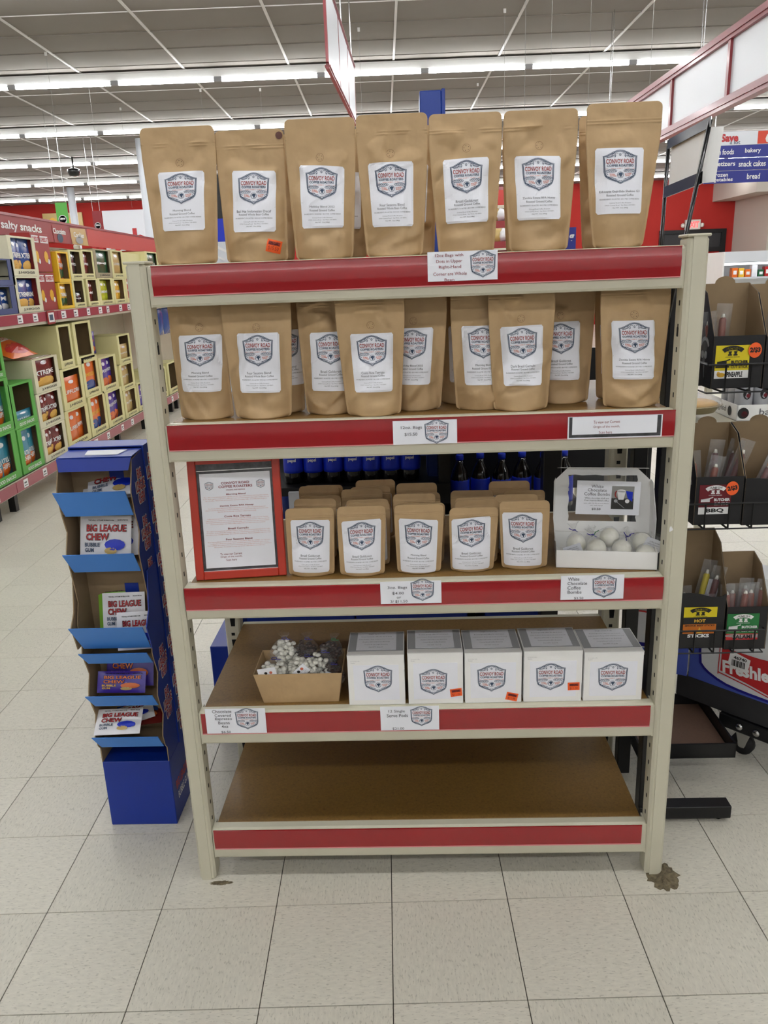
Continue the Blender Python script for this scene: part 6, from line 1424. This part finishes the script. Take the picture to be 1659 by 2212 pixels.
# ================================================================== CAKE CASES ON A CART (lower right)
def vpanel(label, name, p0, p1, zb, zt, mats_fn, cat='carton', group=None, thick=.25):
    """box whose front face runs between two floor-plan points (rack coordinates)"""
    a, c = wld(p0[0], p0[1], zb), wld(p1[0], p1[1], zb); d = c-a; o = thing(name, label, cat, a, math.atan2(d.y, d.x), group); w, h = d.length, zt-zb
    b = MB(); b.bbox(0, w, 0, thick, 0, h, 'fresh_white', .003); b.build('carton_body', o); q = MB(); mats_fn(q, w, h); q.build('print', o); return o, w, h
zc = .235
pA, pB, pC = rz(1345, 1432, zc), rz(1486, 1460, zc), rz(1700, 1536, zc)
def prA(q, w, h):
    G = G2(); G.rect(0, w, 0, h*.12, 'fresh_blue'); G.poly([(0, h*.12), (w, h*.12), (w, h*.42), (w*.7, h*.26), (w*.4, h*.18), (0, h*.17)], 'fresh_blue'); stick(q, G, (0, 0, 0), (1, 0, 0), (0, 0, 1), (0, -1, 0), .001)
    G = G2(); G.line([(0, h*.20), (w*.4, h*.21), (w*.7, h*.29), (w, h*.46)], .014, 'fresh_navy'); G.rect(w*.02, w*.62, h*.52, h*.80, 'fresh_red'); stick(q, G, (0, 0, 0), (1, 0, 0), (0, 0, 1), (0, -1, 0), .002)
    G = G2(); G.text('Freshley', w*.32, h*.67, w*.52, h*.16, 'ink_white', .03); G.line([(0, h*.49), (w*.3, h*.50), (w*.66, h*.47)], .006, 'fresh_red'); stick(q, G, (0, 0, 0), (1, 0, 0), (0, 0, 1), (0, -1, 0), .003)
def prB(q, w, h):
    G = G2(); G.items.append(grect(0, w, 0, h, 'fresh_blue', 2, 2)); stick(q, G, (0, 0, 0), (1, 0, 0), (0, 0, 1), (0, -1, 0), .0008)
    G = G2(); top = [(w*a, h*c) for a, c in ((.09, 1), (.10, .5), (.105, .30), (.12, .18), (.16, .14), (.21, .11), (.30, .075), (.40, .05), (.52, .038), (.63, .033), (.8, .03), (1, .03))]; G.poly(top+[(w, h)], 'fresh_white'); stick(q, G, (0, 0, 0), (1, 0, 0), (0, 0, 1), (0, -1, 0), .0016)
    G = G2(); G.line(top, .009, 'fresh_navy'); G.poly([(w*.33, h*.40), (w*.33, h*.17), (w*.6, h*.13), (w, h*.05), (w, h*.42), (w*.7, h*.40)], 'fresh_red'); stick(q, G, (0, 0, 0), (1, 0, 0), (0, 0, 1), (0, -1, 0), .0024)
    G = G2(); G.text("Freshley's", w*.66, h*.235, w*.62, h*.16, 'ink_white', .04, rot=.10); G.line([(w*.31, h*.15), (w*.6, h*.11), (w, h*.035)], .004, 'fresh_red'); G.line([(w*.31, h*.42), (w*.31, h*.13)], .003, 'fresh_red'); stick(q, G, (0, 0, 0), (1, 0, 0), (0, 0, 1), (0, -1, 0), .0032)
    G = G2(); G.poly([(w*.40, h*.26), (w*.60, h*.22), (w*.62, h*.36), (w*.42, h*.40)], 'ink_white'); stick(q, G, (0, 0, 0), (1, 0, 0), (0, 0, 1), (0, -1, 0), .004); G = G2(); G.text('46740', w*.52, h*.345, w*.13, h*.03, 'ink_black', .03)
    for k in range(12): G.rect(w*(.44+.011*k), w*(.444+.011*k+.003*(k % 3)), h*.26, h*.32, 'ink_black')
    stick(q, G, (0, 0, 0), (1, 0, 0), (0, 0, 1), (0, -1, 0), .005)
oA, wA, hA = vpanel('white and blue cake carton seen through the rack right side', 'cake_carton', (pA.x, pA.y), (pB.x-.004, pB.y), zc, .66, prA)
oB, wB, hB = vpanel('large white and blue cake carton with red swash at the lower right', 'cake_carton', (pB.x+.002, pB.y), (pC.x, pC.y), zc, .60, prB)
# black cart below
d = wld(pC.x, pC.y, 0)-wld(pB.x, pB.y, 0); ct_ = thing('merchandise_cart', 'black wheeled cart under the cake cartons', 'cart', wld(pB.x, pB.y, 0), math.atan2(d.y, d.x)); wC = d.length
b = MB(); b.bbox(-.04, wC+.1, .0, .5, zc-.085, zc-.002, 'cart_grey', .004); b.build('deck', ct_)
b = MB(); b.bbox(.12, wC+.1, -.006, .03, zc-.135, zc-.088, 'black_metal', .003); b.build('rail', ct_)
for px in (1600, 1636):
    t = rz(px, 1555, zc-.11); 
bolt = MB(); bolt.lathe([(.0, 0), (.012, .001), (.012, .006), (.007, .010)], 'chrome', 12); bm = bolt.mesh('bolt')
dirv = d.normalized()
for k, px in enumerate((1600, 1636)):
    # distance along the rail that meets this pixel
    best = min(np.linspace(.1, wC, 200), key=lambda t: abs(project(wld(pB.x, pB.y, zc-.11)+dirv*t)[0]-px)); o = link('bolt', bm, ct_, (best, -.006, zc-.111)); o.rotation_euler = (math.pi/2, 0, 0)
best = min(np.linspace(.05, wC, 200), key=lambda t: abs(project(wld(pB.x, pB.y, .05)+dirv*t)[0]-1592))
b = MB(); b.tube([(best, .035, .038), (best, .055, .038)], .038, 'rubber', 18); wh = b.build('caster_wheel', ct_)
b = MB(); b.tube([(best, .032, .038), (best, .058, .038)], .014, 'chrome', 14); b.build('hub', wh)
b = MB(); b.slab([(best-.006, .030, .03), (best+.012, .030, .03), (best+.035, .030, .105), (best-.025, .030, .105)], (0, -1, 0), .003, 'chrome'); b.slab([(best-.006, .06, .03), (best+.012, .06, .03), (best+.035, .06, .105), (best-.025, .06, .105)], (0, 1, 0), .003, 'chrome'); b.build('caster_fork', ct_)
b = MB(); b.tube([(best+.55, .040, .038), (best+.55, .06, .038)], .038, 'rubber', 18); b.build('caster_wheel', ct_)
for x in (.02,): b = MB(); b.tube([(x, .40, .038), (x, .42, .038)], .038, 'rubber', 18); b.build('caster_wheel', ct_)

# ================================================================== FAR GOODS BEHIND THE RIGHT POST: pies, energy drinks, tub
VT = 1.30
tz = rv(1500, 905, VT).z-.02
tb = thing('goods_table', 'pale table behind the stand carrying pies and canned drinks', 'table', wld(1.35, VT, 0), RYAW)
b = MB(); b.bbox(-.02, 1.5, -.02, .75, tz-.03, tz, 'cream', .004); b.build('table_top', tb)
for x in (.02, 1.44):
    for y in (.02, .68): b = MB(); b.bbox(x, x+.04, y, y+.04, 0, tz-.03, 'cream', .003); b.build('leg', tb)
def pie(label, px, py, v, r):
    q = rv(px, py, v); o = thing('boxed_pie', label, 'pie', wld(q.x, v+r, max(tz, q.z)), 0, 'foil pies behind the rack'); n = 36; vv = []
    b = MB(); b.lathe([(r*.8, 0), (r*.98, .028), (r*1.05, .030), (r*.98, .031), (r*.8, .010)], 'foil_pan', 36); b.build('foil_pan', o)
    b = MB(); b.lathe([(r*.95, .028), (r*.8, .040), (r*.4, .046), (.01, .048)], 'chip', 24); b.build('crust', o)
    b = MB(); b.lathe([(r*1.03, .032), (r*1.0, .050), (r*.75, .064), (.01, .068)], 'cellophane_milky', 24); b.build('dome_lid', o)
pie('foil pie with a clear lid right of the rack post', 1513, 898, VT+.02, .115)
pie('stacked foil pie seen in the gap left of the right post', 1436, 893, VT+.10, .115)
pie('upper foil pie behind the right post', 1450, 862, VT+.12, .115)
def can_tray(label, px, py, v, n, z_, name):
    q = rv(px, py, v); o = thing('drink_tray', label, 'drink tray', wld(q.x, v, z_), RYAW-.0, 'trays of energy drink cans'); w = .066*n+.01
    b = MB(); b.box(0, w, 0, .004, 0, .062, 'carton_white'); b.box(0, .004, 0, .27, 0, .062, 'carton_white'); b.box(w-.004, w, 0, .27, 0, .062, 'carton_white'); b.box(0, w, 0, .27, 0, .003, 'carton_white'); b.build('tray_body', o)
    G = G2(); G.text('bang', w*.32, .030, .085, .034, 'ink_grey', .0); G.disc(.025, .03, .022, 'ink_black', 16); G.disc(.030, .026, .012, 'sticker_maroon', 12); q2 = MB(); stick(q2, G, (0, 0, 0), (1, 0, 0), (0, 0, 1), (0, -1, 0), .001)
    G = G2(); G.disc(.07, .03, .02, 'ink_black', 12); G.text('bang', .15, .03, .08, .03, 'ink_grey', 0)
    for vv, ff, mt in G.items: q2.add([(-.001, p[0], p[1]) for p in vv], [tuple(reversed(f)) for f in ff], mt)
    q2.build('print', o)
    can = MB(); can.lathe([(.026, .0), (.033, .008), (.033, .148), (.027, .158), (.027, .160)], 'paper_grey', 12); can.lathe([(.0275, .1595), (.0275, .163), (.024, .162)], 'sticker_maroon', 12); G = G2(); G.disc(0, .10, .016, 'ink_black', 12, .022); G.disc(.004, .094, .008, 'sticker_maroon', 10)
    for vv, ff, mt in G.items: can.add([(.0338*math.sin(p[0]/.034), -.0338*math.cos(p[0]/.034), p[1]) for p in vv], ff, mt)
    cm = can.mesh('can')
    for i in range(n):
        for j in range(3):
            oo = tag(link('drink_can', cm, None, wld(q.x+.038+.066*i, v+.04+.068*j, z_+.004), RYAW), '%s can from the left, %s rank of the %s energy drink tray' % (ORD[i], ('front', 'middle', 'back')[j], name), 'drink can', 'energy drink cans')
can_tray('upper white tray of energy drink cans behind the stand', 1590, 885, VT+.03, 6, tz+.168, 'upper')
can_tray('lower white tray of energy drink cans behind the stand', 1590, 908, VT+.03, 6, tz+.001, 'lower')
q = rv(1440, 820, 2.15); o = thing('storage_tub', 'blue plastic tub seen between the last bag and the right post', 'tub', wld(q.x-.12, 2.15, tz+.08), RYAW)
b = MB(); hh = .1
b.slab([(0.01, 0, 0), (.29, 0, 0), (.30, 0, .14), (0, 0, .14)], (0, 1, 0), .25, 'tub_blue'); b.build('tub_body', o); b = MB(); b.ball((.15, .12, .17), .12, 'cellophane_milky', 12, .9, .15, 3); b.build('plastic_bag', o); o.location.z = rv(1440, 822, 2.15).z
pd = MB(); pd.bbox(-.02, .32, -.02, .28, 0, .02, 'cream', .003)
o2 = thing('rear_shelf_unit', 'pale shelf unit behind the right post under the blue tub', 'shelving', wld(q.x-.14, 2.13, 0), RYAW); b = MB(); b.bbox(0, .36, 0, .32, o.location.z-.02, o.location.z, 'cream', .003); b.build('shelf', o2)
for x in (.0, .33):
    for y in (0, .29): b = MB(); b.bbox(x, x+.03, y, y+.03, 0, o.location.z-.02, 'cream', .002); b.build('leg', o2)
# red produce cases glimpsed between the top shelf bags
yp = 11.0; xa, xb = at_y(1030, 500, yp).x, at_y(1230, 500, yp).x
o = thing('produce_case', 'dark red tiered produce case glimpsed between the top shelf bags', 'produce case', (xa, yp, 0))
for k, (pt, pb) in enumerate(((474, 490), (521, 536))):
    z1, z0 = at_y(1090, pt, yp).z, at_y(1090, pb, yp).z; b = MB(); b.box(0, xb-xa, -.02+.3*(1-k), .9, z0, z1, 'banner_dark'); b.box(0, xb-xa, -.04+.3*(1-k), -.02+.3*(1-k), z0-.03, z0, 'cream'); b.build('case_tier', o)
    r5 = random.Random(k)
    for j in range(12):
        x = .1+j*(xb-xa-.2)/11; oo = thing('produce_bag', '%s produce bag from the left on the %s tier of the red case' % (ORD[j], ('upper', 'lower')[k]), 'produce bag', (xa+x, yp+.1+.3*(1-k), z1), 0, 'produce bags on the red case'); b = MB(); b.ball((0, .05, .10), .10, ('foil_white', 'cellophane_milky', 'foil_tan')[j % 3], 10, 1.0, .2, j); b.build('bag', oo)
z1, z0 = at_y(1090, 404, yp+1).z, at_y(1090, 452, yp+1).z; b = MB(); b.box(0, xb-xa, .92, 1.0, 0, z1, 'frame_red'); b.box(0, xb-xa, .90, .92, at_y(1090, 445, yp+.9).z, at_y(1090, 410, yp+.9).z, 'banner_red'); b.box(0, xb-xa, .89, .92, at_y(1090, 450, yp+.9).z, at_y(1090, 443, yp+.9).z, 'cream'); b.build('case_back', o)
q0, q1 = rv(1228, 545, 1.4), rv(1262, 490, 1.4); o = thing('blue_sign', 'small dark blue sign behind the second from right top shelf bag', 'sign', wld(q0.x-.05, 1.4, 1.2), RYAW); b = MB(); b.box(0, q1.x-q0.x+.02, 0, .02, 0, q1.z-1.2, 'sign_blue'); b.build('board', o)
q = MB(); G = G2(); G.text('g', .06, q1.z-1.2-.04, .02, .03, 'ink_white', .04); stick(q, G, (0, 0, 0), (1, 0, 0), (0, 0, 1), (0, -1, 0), .001); q.build('lettering', o)
